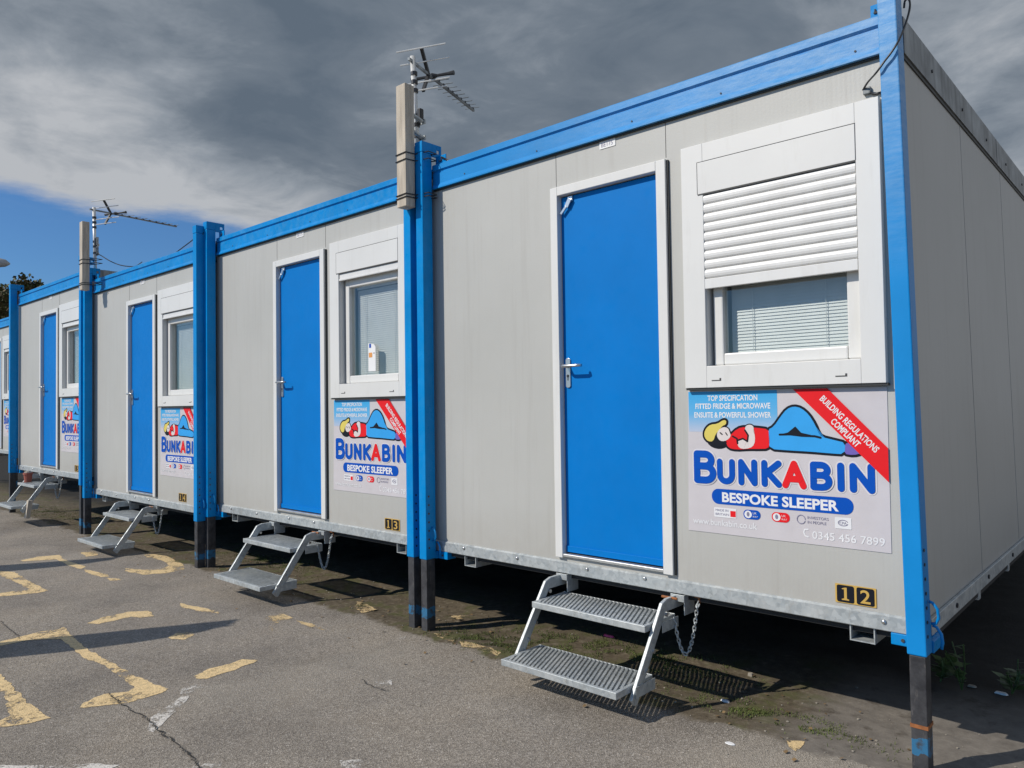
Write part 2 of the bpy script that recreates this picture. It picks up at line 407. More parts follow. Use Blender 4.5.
        if f < 0:
            lug = MB(); x0, x1 = (xb + .002, xb + .10) if s < 0 else (xa - .10, xa - .002)
            lug.box(x0, x1, -.004, .004, 3.036, 3.088).box(x0, x1, .0042, .11, 3.036, 3.044)
            lug.build('top_lug', M['blue_post'], p, bevel=.002)
            mb = MB(); lx = (x0 + x1) / 2
            mb.tube([(lx + .014 * math.cos(a), -.007, 3.062 + .014 * math.sin(a)) for a in [R(-160 + 25 * k) for k in range(8)]], .0035, 6)
            mb.build('lifting_ring', M['seam'], p)
        lg = MB(); x0, x1 = (xb + .0005, xb + .085) if s < 0 else (xa - .085, xa - .0005)
        y0, y1 = (-.016, .06) if f < 0 else (D - .06, D + .01)
        lg.box(x0, x1, y0, y1, .452, .4985)
        lg.box(xa + .003, xb - .003 if s < 0 else xb + .006, *((yb + .0005, .11) if f < 0 else (D - .11, ya - .0005)), .452, .4985)
        lb = lg.build('foot_bracket', M['blue_post'], p, bevel=.003)
        if f < 0:
            mb = MB(); mb.cyl((cx + (s * -1) * .075, -.0165, .475), (cx + (s * -1) * .075, -.021, .475), .007, 8)
            mb.build('bolt', M['seam'], lb)
            mb = MB(); q = xb + .002 if s < 0 else xb + .002
            mb.tube([(q, -.07, .66), (q + .012, -.07, .657), (q + .028, -.068, .635), (q + .03, -.066, .60), (q + .02, -.064, .578), (q + .004, -.062, .574)], .006, 8)
            mb.tube([(q, -.03, .56), (q + .014, -.03, .555), (q + .03, -.032, .53), (q + .034, -.034, .50), (q + .03, -.036, .475)], .006, 8)
            mb.build('locking_pin', M['blue'], p, smooth=True)
            mb = MB()
            for k in range(7): mb.cyl((q - .0025, -.095, .53 + k * .055), (q - .001, -.095, .53 + k * .055), .007, 8)
            mb.build('pin_hole', M['black'], p, split=True)
        # leg: origin at the bottom of the blue tube so that it can be stretched to the ground
        mb = MB(); mb.box(xa + .006, xb - .006, ya + .006, yb - .006, -.03, .455)
        leg = mb.build('jack_leg', M['leg'], p, bevel=.003, loc=(cx, (ya + yb) / 2, .456))
        return p
    post(.145, .213, -.12, -.035, -1); post(3.02, 3.09, -.12, -.035, 1)
    post(.145, .213, D + .015, D + .10, -1); post(3.02, 3.09, D + .015, D + .10, 1)
    # door
    fr = MB()
    fr.box(1.20, 1.250, -.026, .03, .588, 2.668).box(1.890, 1.945, -.026, .03, .588, 2.668).box(1.2502, 1.8898, -.026, .03, 2.618, 2.668)
    df = fr.build('door_frame', M['white'], root, bevel=.003)
    MB().box(1.251, 1.889, -.022, .035, .594, .610).build('threshold', M['alu'], df, bevel=.003)
    MB().box(1.9455, 1.954, -.012, -.0005, .588, 2.664).build('door_shade_line', M['seal_shade'], df)  # dark strip standing in for the frame's shadow on the wall
    dr = MB(); dr.box(1.252, 1.888, .012, .05, .616, 2.612)
    door = dr.build('door', M['door'], root, bevel=.002)
    MB().box(1.2535, 1.8865, .004, .0115, .618, .652).build('kick_strip', M['door'], door, bevel=.002)
    MB().prism_y(rbox(1.270, 1.302, 1.535, 1.70, .012), .004, .0118).build('handle_plate', M['steel'], door, bevel=.001)
    mb = MB(); mb.tube([(1.286, .004, 1.654), (1.286, -.044, 1.654), (1.292, -.052, 1.654), (1.31, -.054, 1.654), (1.39, -.054, 1.654), (1.405, -.048, 1.654), (1.408, -.034, 1.654)], .0085, 10)
    mb.build('handle', M['steel'], door, smooth=True)
    mb = MB(); mb.cyl((1.286, .0035, 1.60), (1.286, .0025, 1.60), .0085, 12).box(1.2835, 1.2885, .0024, .0034, 1.575, 1.60)
    mb.build('keyhole', M['black'], door)
    mb = MB(); mb.obox((1.327, -.004, 2.592), (1.300, -.004, 2.55), .026, .008, (0, 1, 0)); mb.obox((1.300, -.0055, 2.552), (1.262, -.0055, 2.515), .014, .008, (0, 1, 0)); mb.box(1.305, 1.338, .001, .0118, 2.578, 2.608)
    mb.build('door_stay', M['steel'], door, bevel=.001)
    # window: wide outer surround with shutter box, inner sash, pane, blind
    wf = MB(); F = -.036
    wf.box(2.040, 2.155, F, .0, 1.512, 2.690).box(2.855, 2.950, F, .0, 1.512, 2.690)
    wf.box(2.1552, 2.8548, F, .0, 1.512, 1.615).box(2.1552, 2.8548, F, .0, 2.602, 2.690)
    win = wf.build('window', M['white'], root, bevel=.002)
    mb = MB(); mb.box(2.155, 2.1575, F + .012, .09, 1.617, 2.44).box(2.8525, 2.855, F + .012, .09, 1.617, 2.44).box(2.158, 2.852, .0, .09, 1.6105, 1.6145)
    mb.build('reveal', M['white'], win)
    MB().box(2.128, 2.8545, F - .0015, F + .02, 2.4465, 2.600).build('shutter_box', M['white'], win, bevel=.0015)
    mb = MB(); mb.box(2.1255, 2.857, F - .0008, F + .003, 2.6005, 2.603).box(2.1250, 2.1276, F - .0008, F + .003, 2.447, 2.6004).box(2.8548, 2.857, F - .0008, F + .003, 2.447, 2.6004)
    mb.box(2.128, 2.8545, F - .0006, F + .02, 2.440, 2.446)
    mb.build('box_gap', M['seam'], win)
    MB().box(2.042, 2.955, -.03, -.0005, 1.502, 1.5115).build('window_seal', M['seal_shade'], win)
    mb = MB()
    for x in (2.205, 2.775): MB().prism_y([(x - .024, 1.543), (x + .024, 1.543), (x + .024, 1.556), (x + .016, 1.556), (x + .016, 1.5475), (x - .024, 1.5475)], F - .0012, F + .004).build('drain_slot', M['seam'], win)
    sf = MB(); Y = .012
    sf.box(2.172, 2.222, Y, Y + .06, 1.618, 2.42).box(2.790, 2.850, Y, Y + .06, 1.618, 2.42).box(2.2222, 2.7898, Y, Y + .06, 1.618, 1.675).box(2.2222, 2.7898, Y, Y + .06, 2.335, 2.42)
    sash = sf.build('sash', M['white'], win, bevel=.007)
    mb = MB(); mb.box(2.2225, 2.7895, Y + .024, Y + .028, 1.6755, 2.3345); mb.build('pane', M['glass'], sash)
    mb = MB()
    for k in range(42):
        z = 1.684 + k * .0152
        mb.obox((2.232, Y + .075, z), (2.785, Y + .075, z), .0182, .0007, (0, -.95, .31))
    for x in (2.34, 2.68): mb.box(x, x + .002, Y + .063, Y + .065, 1.68, 2.33)
    mb.box(2.232, 2.785, Y + .065, Y + .085, 2.322, 2.345)
    bl = mb.build('blind', M['blind'], sash)
    # rolled up shutter: only its bottom bar shows
    sh = MB(); sh.box(2.1585, 2.8515, F + .008, F + .022, 2.388, 2.4395); sh.box(2.1585, 2.8515, F + .002, F + .0078, 2.388, 2.402)
    sh.build('roller_shutter', M['slat_white'], win, bevel=.002)
    # sign board
    P = [(2.036, 1.499), (2.943, 1.496), (2.943, .816), (2.024, .818)]
    sb = MB().prism_y(P, -.003, -.0004).build('sign_board', M['i_board'], root)
    def layer(name, mat, polys, y, sm=0):
        for i, p in enumerate(polys):
            mb = MB(); mb.flat_y(smooth_poly(p, sm) if sm else p, y - .0001 * i)
            bmesh.ops.triangulate(mb.b, faces=mb.b.faces[:])
            o = mb.build(name, mat, sb)
        return o
    layer('fading_box', M['i_fade'], [[(2.038, 1.494), (2.482, 1.494), (2.482, 1.30), (2.038, 1.30)]], -.0036)
    for body, z, x0, w in (('TOP SPECIFICATION', 1.449, 2.14, .25), ('FITTED FRIDGE & MICROWAVE', 1.411, 2.075, .375), ('ENSUITE & POWERFUL SHOWER', 1.369, 2.068, .385)):
        text_mesh(body, .036, -.0042, x0, z, M['i_white'], 'lettering', sb, width=w, off=.0008)
    Z = lambda L: [zp(*q) for q in L]
    helmet = Z([(103, 225), (112, 205), (130, 190), (160, 187), (185, 170), (198, 174), (196, 190), (180, 196), (168, 215), (152, 230), (142, 262), (120, 262), (105, 245)])
    hair = Z([(142, 232), (156, 224), (168, 240), (165, 258), (190, 266), (202, 262), (195, 278), (170, 286), (140, 280), (122, 264)])
    face = Z([(163, 215), (183, 200), (205, 204), (212, 222), (218, 240), (200, 258), (180, 262), (165, 255), (156, 235)])
    torso = Z([(212, 238), (245, 207), (275, 200), (330, 204), (376, 210), (381, 235), (382, 270), (377, 293), (330, 294), (290, 294), (240, 297), (207, 290), (195, 265), (200, 246)])
    arm = Z([(246, 258), (268, 250), (288, 262), (291, 236), (277, 214), (280, 195), (300, 189), (315, 199), (312, 218), (321, 240), (318, 275), (300, 291), (262, 295), (246, 281)])
    legs = Z([(375, 212), (400, 199), (430, 155), (455, 124), (485, 112), (518, 120), (550, 148), (576, 190), (590, 225), (604, 243), (660, 257), (706, 268), (702, 317), (640, 313), (560, 306), (470, 301), (380, 294), (384, 250)])
    gap = Z([(430, 231), (460, 224), (492, 198), (517, 225), (566, 236), (540, 241), (500, 235), (460, 236)])
    boot = Z([(702, 272), (730, 266), (762, 286), (776, 312), (740, 321), (700, 315)])
    om = MB()
    for k, pl in enumerate((smooth_poly(torso, 1), smooth_poly(legs, 1), smooth_poly(helmet, 1), smooth_poly(hair, 1), smooth_poly(boot, 1), smooth_poly(arm, 1), smooth_poly(face, 1))):
        ribbon(om, pl, .021 if k < 5 else .010, -.0038 - .0010 * (k >= 5), closed=True)
    om.build('figure_outline', M['i_black'], sb)
    layer('figure_shirt', M['i_red'], [torso], -.0056, 1); layer('figure_trousers', M['i_sky'], [legs], -.0056, 1)
    layer('figure_boot', M['i_purple'], [boot], -.0054, 1)
    layer('figure_fold', M['i_black'], [gap], -.0062, 0); layer('figure_hair', M['i_black'], [hair], -.0057, 1)
    layer('figure_helmet', M['i_yel'], [helmet], -.0060, 1)
    layer('figure_skin', M['i_face'], [arm, face], -.0062, 1)
    for L, w_, y_ in (([(225, 240), (243, 250), (246, 270)], .008, -.0070), ([(425, 233), (470, 232), (520, 238), (575, 240), (600, 246)], .009, -.0064), ([(246, 258), (268, 250), (288, 262), (291, 236), (277, 214)], .008, -.0064),
                      ([(172, 225), (180, 232)], .006, -.0072), ([(195, 225), (202, 235)], .005, -.0072)):
        ribbon(MB(), Z(L), w_, y_).build('figure_detail', M['i_black'], sb)
    # red corner ribbon
    rb = [(2.557, 1.4955), (2.706, 1.4955), (2.9425, 1.245), (2.9425, 1.105)]
    layer('corner_ribbon', M['i_red'], [rb], -.0092)
    an = math.atan2(-.262, .258)
    for body, (x, z), w in (('BUILDING REGULATIONS', (2.672, 1.448), .315), ('COMPLIANT', (2.715, 1.350), .15)):
        text_mesh(body, .038, -.0097, x, z, M['i_white'], 'lettering', sb, width=w, off=.0009, ang=an)
    # big rounded word; a pale halo under it
    GL = [('B', 2.078, 1.068, .085, .125, 'i_blue'), ('U', 2.197, 1.068, .062, .092, 'i_blue'), ('N', 2.304, 1.068, .064, .094, 'i_blue'), ('K', 2.416, 1.068, .066, .094, 'i_blue'),
          ('A', 2.512, 1.068, .080, .096, 'i_red'), ('B', 2.637, 1.068, .066, .096, 'i_blue'), ('I', 2.752, 1.068, .0, .096, 'i_blue'), ('N', 2.802, 1.068, .072, .096, 'i_blue')]
    for i, (ch, x, z, w, h, c) in enumerate(GL):
        lw = .034 if i == 0 else .029
        hm, lm = MB(), MB()
        for j, st in enumerate(glyph(ch, x, z, w, h)):
            ribbon(hm, st, lw + .014, -.0042 - .0007 * (j % 3))
            ribbon(lm, st, lw, -.0066 - .0007 * (j % 3))
        hm.build('letter_halo', M['i_pale'], sb); lm.build('big_letter', M[c], sb)
    layer('slogan_bar', M['i_blue'], [rbox(2.152, 2.800, .958, 1.030, .034)], -.0044)
    text_mesh('BESPOKE SLEEPER', .062, -.0050, 2.205, .971, M['i_white'], 'lettering', sb, width=.535, off=.0020)
    layer('badge', M['i_white'], [rbox(2.163, 2.275, .896, .941, .003), rbox(2.722, 2.79, .897, .945, .003)], -.0044)
    layer('badge', M['i_red'], [[(2.245, .902), (2.272, .902), (2.272, .930), (2.245, .930)], rbox(2.445, 2.527, .900, .943, .020)], -.0048)
    layer('badge', M['i_blue'], [rbox(2.31, 2.392, .900, .943, .020)], -.0048)
    layer('badge', M['i_white'], [arc(2.333, .9215, .018, .0175, 0, 345, 16), arc(2.468, .9215, .018, .0175, 0, 345, 16)], -.0052)
    layer('badge_mark', M['i_grey'], [arc(2.333, .9225, .007, .011, 0, 330, 10), arc(2.468, .9225, .007, .011, 0, 330, 10)], -.0058)
    mb = MB(); ribbon(mb, arc(2.578, .921, .018, .019, 0, 340, 14), .0035, -.0044); ribbon(mb, arc(2.756, .922, .020, .012, 20, 340, 14), .003, -.0052)
    mb.build('badge_ring', M['i_grey'], sb)
    text_mesh('MADE IN', .016, -.0052, 2.170, .924, M['i_grey'], 'lettering', sb, width=.065); text_mesh('BRITAIN', .016, -.0052, 2.170, .905, M['i_grey'], 'lettering', sb, width=.068)
    text_mesh('INVESTORS', .017, -.0044, 2.606, .926, M['i_grey'], 'lettering', sb, width=.09); text_mesh('IN PEOPLE', .017, -.0044, 2.606, .906, M['i_grey'], 'lettering', sb, width=.08)
    for x in (2.356, 2.491):
        text_mesh('UK', .014, -.0056, x, .924, M['i_white'], 'lettering', sb); text_mesh('BUILT', .010, -.0056, x, .910, M['i_white'], 'lettering', sb, width=.024)
    text_mesh('CPA', .016, -.0056, 2.741, .916, M['i_grey'], 'lettering', sb)
    text_mesh('www.bunkabin.co.uk', .042, -.0044, 2.05, .855, M['i_white'], 'lettering', sb, width=.325, off=.0006)
    text_mesh('0345 456 7899', .047, -.0044, 2.625, .842, M['i_white'], 'lettering', sb, width=.295, off=.0004)
    mb = MB(); ribbon(mb, [(2.607, .880), (2.592, .878), (2.588, .865), (2.594, .851), (2.607, .847)], .006, -.0044); mb.build('phone_mark', M['i_white'], sb)
    # small reference plate over the door
    rp = MB().prism_y(rbox(1.533, 1.636, 2.818, 2.860, .004), -.0035, -.0004).build('reference_plate', M['paper'], root)
    text_mesh('BE175', .034, -.0041, 1.545, 2.827, M['i_grey'], 'lettering', rp, width=.075)
    return root
# leg paint: black with worn edges and a blue band near the ground
m, nt, b = nodes('leg_paint')
co = coords(nt); base = ramp(nt, noise(nt, co, 11, 6, .7), [(.35, (.028, .028, .032)), (.7, (.085, .085, .09))])
base = mix(nt, base, (.22, .20, .18), ramp(nt, noise(nt, coords(nt, (2, 2, .4)), 26, 6, .75), [(.58, 0), (.75, .8)]))
g = nt.nodes.new('ShaderNodeSeparateXYZ'); nt.links.new(coords(nt, rnd=False), g.inputs[0])
nz = N(nt, 'ShaderNodeMath', operation='MULTIPLY_ADD'); nz.inputs[1].default_value = .09; nt.links.new(noise(nt, co, 16, 4), nz.inputs[0]); nt.links.new(g.outputs['Z'], nz.inputs[2])
band = ramp(nt, (lambda a: a)(nz.outputs[0]), [(0, 0), (1, 0)])
def bandmask(lo, hi):
    a = N(nt, 'ShaderNodeMath', operation='GREATER_THAN'); a.inputs[1].default_value = lo; nt.links.new(nz.outputs[0], a.inputs[0])
    c = N(nt, 'ShaderNodeMath', operation='LESS_THAN'); c.inputs[1].default_value = hi; nt.links.new(nz.outputs[0], c.inputs[0])
    d = N(nt, 'ShaderNodeMath', operation='MULTIPLY'); nt.links.new(a.outputs[0], d.inputs[0]); nt.links.new(c.outputs[0], d.inputs[1]); return d.outputs[0]
bmk = N(nt, 'ShaderNodeMath', operation='MULTIPLY'); nt.links.new(bandmask(-.33, -.265), bmk.inputs[0]); nt.links.new(ramp(nt, noise(nt, co, 22, 4), [(.38, .1), (.5, .9)]), bmk.inputs[1])
base = mix(nt, base, (.03, .17, .33), bmk.outputs[0])
nt.links.new(base, b.inputs['Base Color']); b.inputs['Roughness'].default_value = .45; b.inputs['Metallic'].default_value = .2
bump(nt, b, noise(nt, co, 60, 3), .2, .002); M['leg'] = m

OFF = [(0, 0, 0), (-2.9975, -.004, .001), (-5.9316, -.076, -.036), (-8.8723, -.097, .1115), (-14.63, .66, .166)]
LAB = ['nearest grey cabin, plate number 12, roller shutter half down, side wall in view',
       'second nearest cabin, plate number 13, a paper tag hanging in its window',
       'grey cabin third from the camera, plate number 14, blue door between two blue post pairs',
       'fourth cabin from the camera, a reddish pot on the steps at its door',
       'farthest cabin, only a sliver at the left edge of the photo']
proto = make_cabin()
cabins = [proto] + [copy_tree(proto) for _ in range(4)]
for k, c in enumerate(cabins):
    c.location = OFF[k]; c['label'] = LAB[k]
    for p in child(c, 'corner_post'):
        for l in child(p, 'jack_leg'): l.scale.z = (.456 + OFF[k][2] + .0) / .456 if k < 4 else 1.35
# the nearest corner leans inwards a little towards the top
def lean(o, M0):
    Mw = M0 @ o.matrix_basis
    if o.type == 'MESH':
        me = o.data; inv = Mw.inverted(); hit = False
        for v_ in me.vertices:
            q = Mw @ v_.co
            if q.x > 2.975 and q.z > .6: hit = True; break
        if hit:
            me = me.copy(); o.data = me
            for v_ in me.vertices:
                q = Mw @ v_.co
                if q.x > 2.975 and q.z > .6: q.x -= (q.z - .6) * .0175; v_.co = inv @ q
    for k_ in [x for x in col.objects if x.parent == o]: lean(k_, Mw)
lean(cabins[0], Matrix.Identity(4))
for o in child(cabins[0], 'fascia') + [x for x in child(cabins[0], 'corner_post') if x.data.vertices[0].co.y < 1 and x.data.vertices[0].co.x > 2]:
    o.data = o.data.copy(); o.data.materials[0] = M['blue_sheen']
# per cabin differences: number plates, half closed shutter, tag
def plate(root, digits, x, z):
    pl = MB().prism_y(rbox(x, x + .164, z, z + .079, .002), -.004, -.0004).build('number_plate', M['i_gold'], root)
    for i, d in enumerate(digits):
        x0 = x + .007 + i * .080
        MB().prism_y(rbox(x0, x0 + .070, z + .004, z + .075, .008), -.0055, -.0041).build('digit_tile', M['i_black'], pl)
        if d == '1':
            cx = x0 + .035; zb = z + .013
            MB().prism_y([(cx - .015, zb), (cx + .015, zb), (cx + .015, zb + .004), (cx + .006, zb + .007), (cx + .006, zb + .053), (cx - .001, zb + .053), (cx - .014, zb + .048), (cx - .014, zb + .045), (cx - .005, zb + .045), (cx - .005, zb + .007), (cx - .015, zb + .004)], -.0062, -.0056).build('digit', M['i_gold'], pl)
        else:
            text_mesh(d, .078, -.0062, x0 + .015, z + .012, M['i_gold'], 'digit', pl, width=.040, off=.0010)
plate(cabins[0], '12', 2.716, .584); plate(cabins[1], '13', 2.643, .582); plate(cabins[2], '14', 2.45, .585); plate(cabins[3], '15', 2.52, .585)
w0 = child(cabins[0], 'window')[0]
rs = child(w0, 'roller_shutter')[0]
mb = MB(); F = -.036
n = 9; zt = 2.4395; zb = 2.035; pitch = (zt - zb) / n
for k in range(n):
    z1 = zt - k * pitch; z0 = z1 - pitch + .0012
    prof = [(F + .022, z0), (F + .009, z0), (F + .004, z0 + .006), (F + .0015, z0 + .016), (F + .0015, z0 + .028), (F + .0045, z1 - .006), (F + .009, z1), (F + .022, z1)]
    mb.prism_x(prof, 2.130, 2.853)
mb.box(2.130, 2.853, F + .002, F + .024, 1.986, 2.0335)
new = mb.build('roller_shutter', M['slat_white'], w0, bevel=.002)
bpy.data.objects.remove(rs)
new.name = 'roller_shutter'
# paper tag on a key box in the window of the second cabin
w1 = child(cabins[1], 'window')[0]; s1 = child(w1, 'sash')[0]
tg = MB().prism_y([(2.44, 1.70), (2.525, 1.70), (2.525, 1.875), (2.505, 1.895), (2.44, 1.905)], .020, .0235).build('paper_tag', M['paper'], w1)
MB().prism_y(rbox(2.447, 2.487, 1.80, 1.835, .005), .0192, .0197).build('orange_print', M['orange'], tg)
MB().prism_y(rbox(2.452, 2.474, 1.87, 1.90, .004), .0190, .0197).build('blue_print', M['i_blue'], tg)
MB().cyl((2.508, .0197, 1.83), (2.508, .0185, 1.83), .005, 10).build('screw', M['black'], tg)

# ------------------------------------------------------------------ hook-on steps
def chain_links(mb, pts, r=.0035, L=.026):
    path = [Vector(p) for p in pts]; dist = 0; i = 0; cur = path[0].copy(); flip = 0
    seg = []
    for a, c in zip(path, path[1:]):
        n = max(1, round((c - a).length / (L * .72)))
        for k in range(n): seg.append((a.lerp(c, k / n), a.lerp(c, (k + 1) / n)))
    for j, (a, c) in enumerate(seg):
        m_ = (a + c) / 2; d = (c - a).normalized()
        side = d.cross(Vector((0, 1, 0)) if j % 2 else Vector((1, .2, .1))).normalized()
        ring = [m_ + d * (L / 2 * math.cos(t)) + side * (L * .3 * math.sin(t)) for t in [2 * math.pi * q / 10 for q in range(10)]]
        mb.tube(ring, r, 5, closed=True)
def make_steps():
    root = empty('access_steps', (0, 0, 0), 'x', 'steps', 'galvanised steps hooked under the cabin doors')
    XL, XR = 1.235, 1.935
    for zt, y0, y1 in ((.155, -.52, -.215), (.395, -.275, .005)):
        mb = MB(); t = .0025; h = .032
        # rolled edge frame
        mb.box(XL, XR, y0, y0 + .006, zt - h, zt).box(XL, XR, y1 - .006, y1, zt - h, zt)
        mb.box(XL, XL + .02, y0 + .0062, y1 - .0062, zt - h, zt - .001).box(XR - .02, XR, y0 + .0062, y1 - .0062, zt - h, zt - .001)
        mb.box(XL + .0202, XR - .0202, y0 + .0062, y0 + .022, zt - .006, zt - .001)
        tr = mb.build('tread', M['galv'], root, bevel=.003)
        # pierced plank: slanting raised bars with a finer layer of cross bars under them
        mb = MB(); a0, a1 = y0 + .022, y1 - .006; dy = a1 - a0; n = 27; p = (XR - XL - .04) / n; lean = dy * .34
        def bar(xs, xe, w, z0, th):
            # clip to the frame
            L_, R_ = XL + .02, XR - .02
            pa, pb = Vector((xs, a0, z0)), Vector((xe, a1, z0))
            if (pa.x < L_ and pb.x < L_) or (pa.x > R_ and pb.x > R_): return
            for lim, sgn in ((L_, 1), (R_, -1)):
                if (pa.x - lim) * sgn < 0: pa = pa.lerp(pb, (lim - pa.x) / (pb.x - pa.x))
                if (pb.x - lim) * sgn < 0: pb = pb.lerp(pa, (lim - pb.x) / (pa.x - pb.x))
            if (pb - pa).length > .01: mb.obox(pa, pb, w, th)
        for k in range(-12, n + 14):
            x = XL + .02 + k * p
            bar(x + lean, x - lean * .2, .0118, zt - .003, .006)
        q = p * 1.0
        for k in range(-34, int(n * 1.0) + 34):
            x = XL + .02 + k * q
            bar(x - dy * .55, x + dy * .55, .0055, zt - .0078, .003)
        mb.build('tread_grating', M['galv'], tr)
    for x in (XL - .022, XR + .004):
        s = 1 if x > 1.5 else -1
        a, c = x, x + .018
        # bent side rail: out from the cabin, then down to the lower tread
        pts = [(.20, .492), (-.105, .492), (-.150, .478), (-.428, .098), (-.398, .066), (-.385, .066), (-.122, .432), (.20, .432)]
        st = MB().prism_x(pts, a, c).build('side_rail', M['galv'], root, bevel=.003)
        mb = MB()
        for yy, zz in ((-.30, .20), (-.24, .275), (-.12, .42)): mb.cyl((c, yy, zz), (c + .008, yy, zz), .010, 8)
        mb.build('bolt', M['steel'], st, split=True)
        # hook that hangs on the rail, brackets behind each tread
        mb = MB(); mb.box(a - .012, c + .045, -.024, -.0185, .465, .498).box(c + .040, c + .045, -.018, .08, .40, .498)
        mb.build('hook_plate', M['galv'], root, bevel=.001)
        for zt, ya, yb in ((.155, -.40, -.235), (.395, -.16, -.01)):
            mb = MB().box(c + .0005, c + .0045, ya, yb, zt - .055, zt - .004); mb.build('tread_bracket', M['galv'], st, bevel=.001)
    mb = MB(); mb.cyl((1.90, -.06, .487), (1.985, -.06, .487), .006, 8); mb.build('hook_pin', M['rust'], root)
    mb = MB()
    pts = [(2.06, .02, .47)] + [(2.06 - .10 * t, .0 - .05 * t, .45 - .33 * (1 - (2 * t - 1) ** 2) * .62 - .06 * t) for t in [k / 8 for k in range(9)]]
    chain_links(mb, pts); ch = mb.build('safety_chain', M['galv'], root, smooth=True)
    mb = MB(); mb.cyl((2.06, .02, .499), (2.06, .02, .455), .006, 6).box(2.045, 2.075, .0, .06, .492, .4995); mb.build('chain_hook', M['rust'], root)
    return root
sproto = make_steps()
SL = ['galvanised two tread steps in front of the nearest door, chain on the right', 'galvanised steps under the blue door of the cabin with the window tag',
      'galvanised steps at the door of the third cabin, beside a curved yellow marking', 'galvanised steps carrying a reddish pot, propped on a wooden block']
steps = [sproto] + [copy_tree(sproto) for _ in range(3)]
for k, s in enumerate(steps):
    s.location = Vector(OFF[k]) + Vector(((0, -.065, -.05, -.03)[k], (0, -.01, .02, 0)[k], 0)); s['label'] = SL[k]
steps[0].rotation_euler = (0, 0, 0)

# pot and prop at the fourth cabin
o3 = Vector(OFF[3])
pr = empty('clay_pot', o3 + Vector((1.30, -.18, .396)), 'small reddish pot standing on the upper step of the fourth cabin', 'pot')
mb = MB(); mb.tube([(0, 0, 0), (0, 0, .05), (0, 0, .10), (0, 0, .1005), (0, 0, .125)], .05, 14, taper=[.8, .9, 1.0, 1.15, 1.15]); mb.build('pot_body', M['redpot'], pr, smooth=False)
mb = MB(); mb.tube([(0, 0, .12), (0, 0, .135), (0, 0, .15)], .045, 12, taper=[1, .9, .5]); mb.build('pot_fill', M['stone'], pr)
w = MB(); w.obox((0, 0, 0), (0, .03, .22), .07, .05, (0, 1, 0)); w = w.build('wooden_prop', M['timber'], None, bevel=.004)
w.location = o3 + Vector((1.95, -.36, 0)); tag(w, 'short wooden prop under the right end of the fourth cabin steps', 'wood block')

# ------------------------------------------------------------------ timber baulks, aerials, cables
def aerial_set(xt, z0, z1, dx, name_l, lab_t, lab_a, mastx, masty, ztop, zboom, L, drop):
    t = empty('timber_baulk', (xt, -.205 if xt > -1 else -.30, z0), lab_t, 'timber post', 'timber baulks strapped to the corner posts')
    MB().box(-.0, .092, -.0, .078, 0, z1 - z0).build('baulk', M['timber'], t, bevel=.004)
    mb = MB()
    for z in (.055, .075, .30, .345):
        if z < (z1 - z0):
            mb.tube([(-.004, -.004, z), (.096, -.004, z + .004), (.096, .082, z + .008), (.19, .11, z + .012), (.19, .18, z + .01), (-.004, .09, z + .004), (-.004, -.004, z)], .004, 5)
    mb.build('strap', M['black'], t, split=True)
    a = empty('tv_aerial', (mastx, masty, z0), lab_a, 'aerial', 'television aerials above the cabins')
    zm = ztop - z0
    MB().cyl((0, 0, .30), (-.045, 0, zm), .0185, 12).build('mast', M['mast'], a, smooth=True)
    mb = MB()
    for z in (.42, .50, .56, .74, .80, .86, 1.02, 1.09): 
        if z + .1 < zm: mb.cyl((-.045 * (z - .3) / (zm - .3), 0, z + .1), (-.045 * (z - .3) / (zm - .3), 0, z + .125), .023, 10)
    mb.build('tape_band', M['black'], a, split=True)
    for z in (.42, .53):
        mb = MB(); zz = z + .10; mb.obox((xt - mastx + .06, -.13, zz), (.03, .012, zz), .03, .012).obox((-.04, .024, zz), (.05, .024, zz), .012, .028)
        mb.build('mast_bracket', M['galv'], a)
    mb = MB(); mb.box(.012, .045, -.02, .02, .63, .715); mb.build('junction_box', M['black'], a, bevel=.01)
    b_ = Vector((-.3914, .9133, .069)).normalized(); h = Vector((b_.y, -b_.x, 0)).normalized(); v = h.cross(b_); v = v if v.z > 0 else -v
    P = Vector((-.045, 0, zboom - z0))
    MB().obox(P - b_ * .06, P + b_ * L, .017, .017).build('boom', M['darkrail'], a)
    mb = MB()
    for k in range(9):
        c = P + b_ * (.42 + k * (L - .45) / 8) + v * .012; hl = .085 - .003 * k
        mb.cyl(c - h * hl, c + h * hl, .0035, 6)
    mb.build('director_rod', M['darkrail'], a, split=True)
    mb = MB()
    for k in range(9):
        c = P + b_ * (.42 + k * (L - .45) / 8) + v * .009; mb.obox(c - b_ * .008, c + b_ * .008, .022, .016)
    mb.build('rod_clip', M['black'], a, split=True)
    mb = MB()
    for s in (1, -1): mb.obox(P + b_ * .25, P + b_ * .15 + v * s * .15, .022, .018)
    mb.build('reflector_arm', M['black'], a, split=True)
    mb = MB()
    for s, q in ((1, .145), (1, .07), (-1, .07), (-1, .145)):
        c = P + b_ * (.25 - .10 * q / .15 - .014) + v * s * q; mb.cyl(c - h * .19, c + h * .19, .0052, 6)
    mb.build('reflector_rod', M['mast'], a, split=True)
    mb = MB(); c = P + b_ * .32 + v * .01
    mb.tube([c - h * .17, c - h * .12, c - h * .04, c, c + h * .04, c + h * .12, c + h * .17], .013, 8, taper=[1.2, .9, .8, 1.8, .8, .9, 1.3]); mb.build('dipole', M['black'], a)
    return a, P
aer1, P1 = aerial_set(.058, 2.74, 3.545, 0, '', 'long pale timber baulk strapped upright to the blue post left of the nearest cabin', 'tall television aerial on a mast above the nearest blue post pair, dark clouds behind', .035, .0, 3.836, 3.80, 1.12, 0)
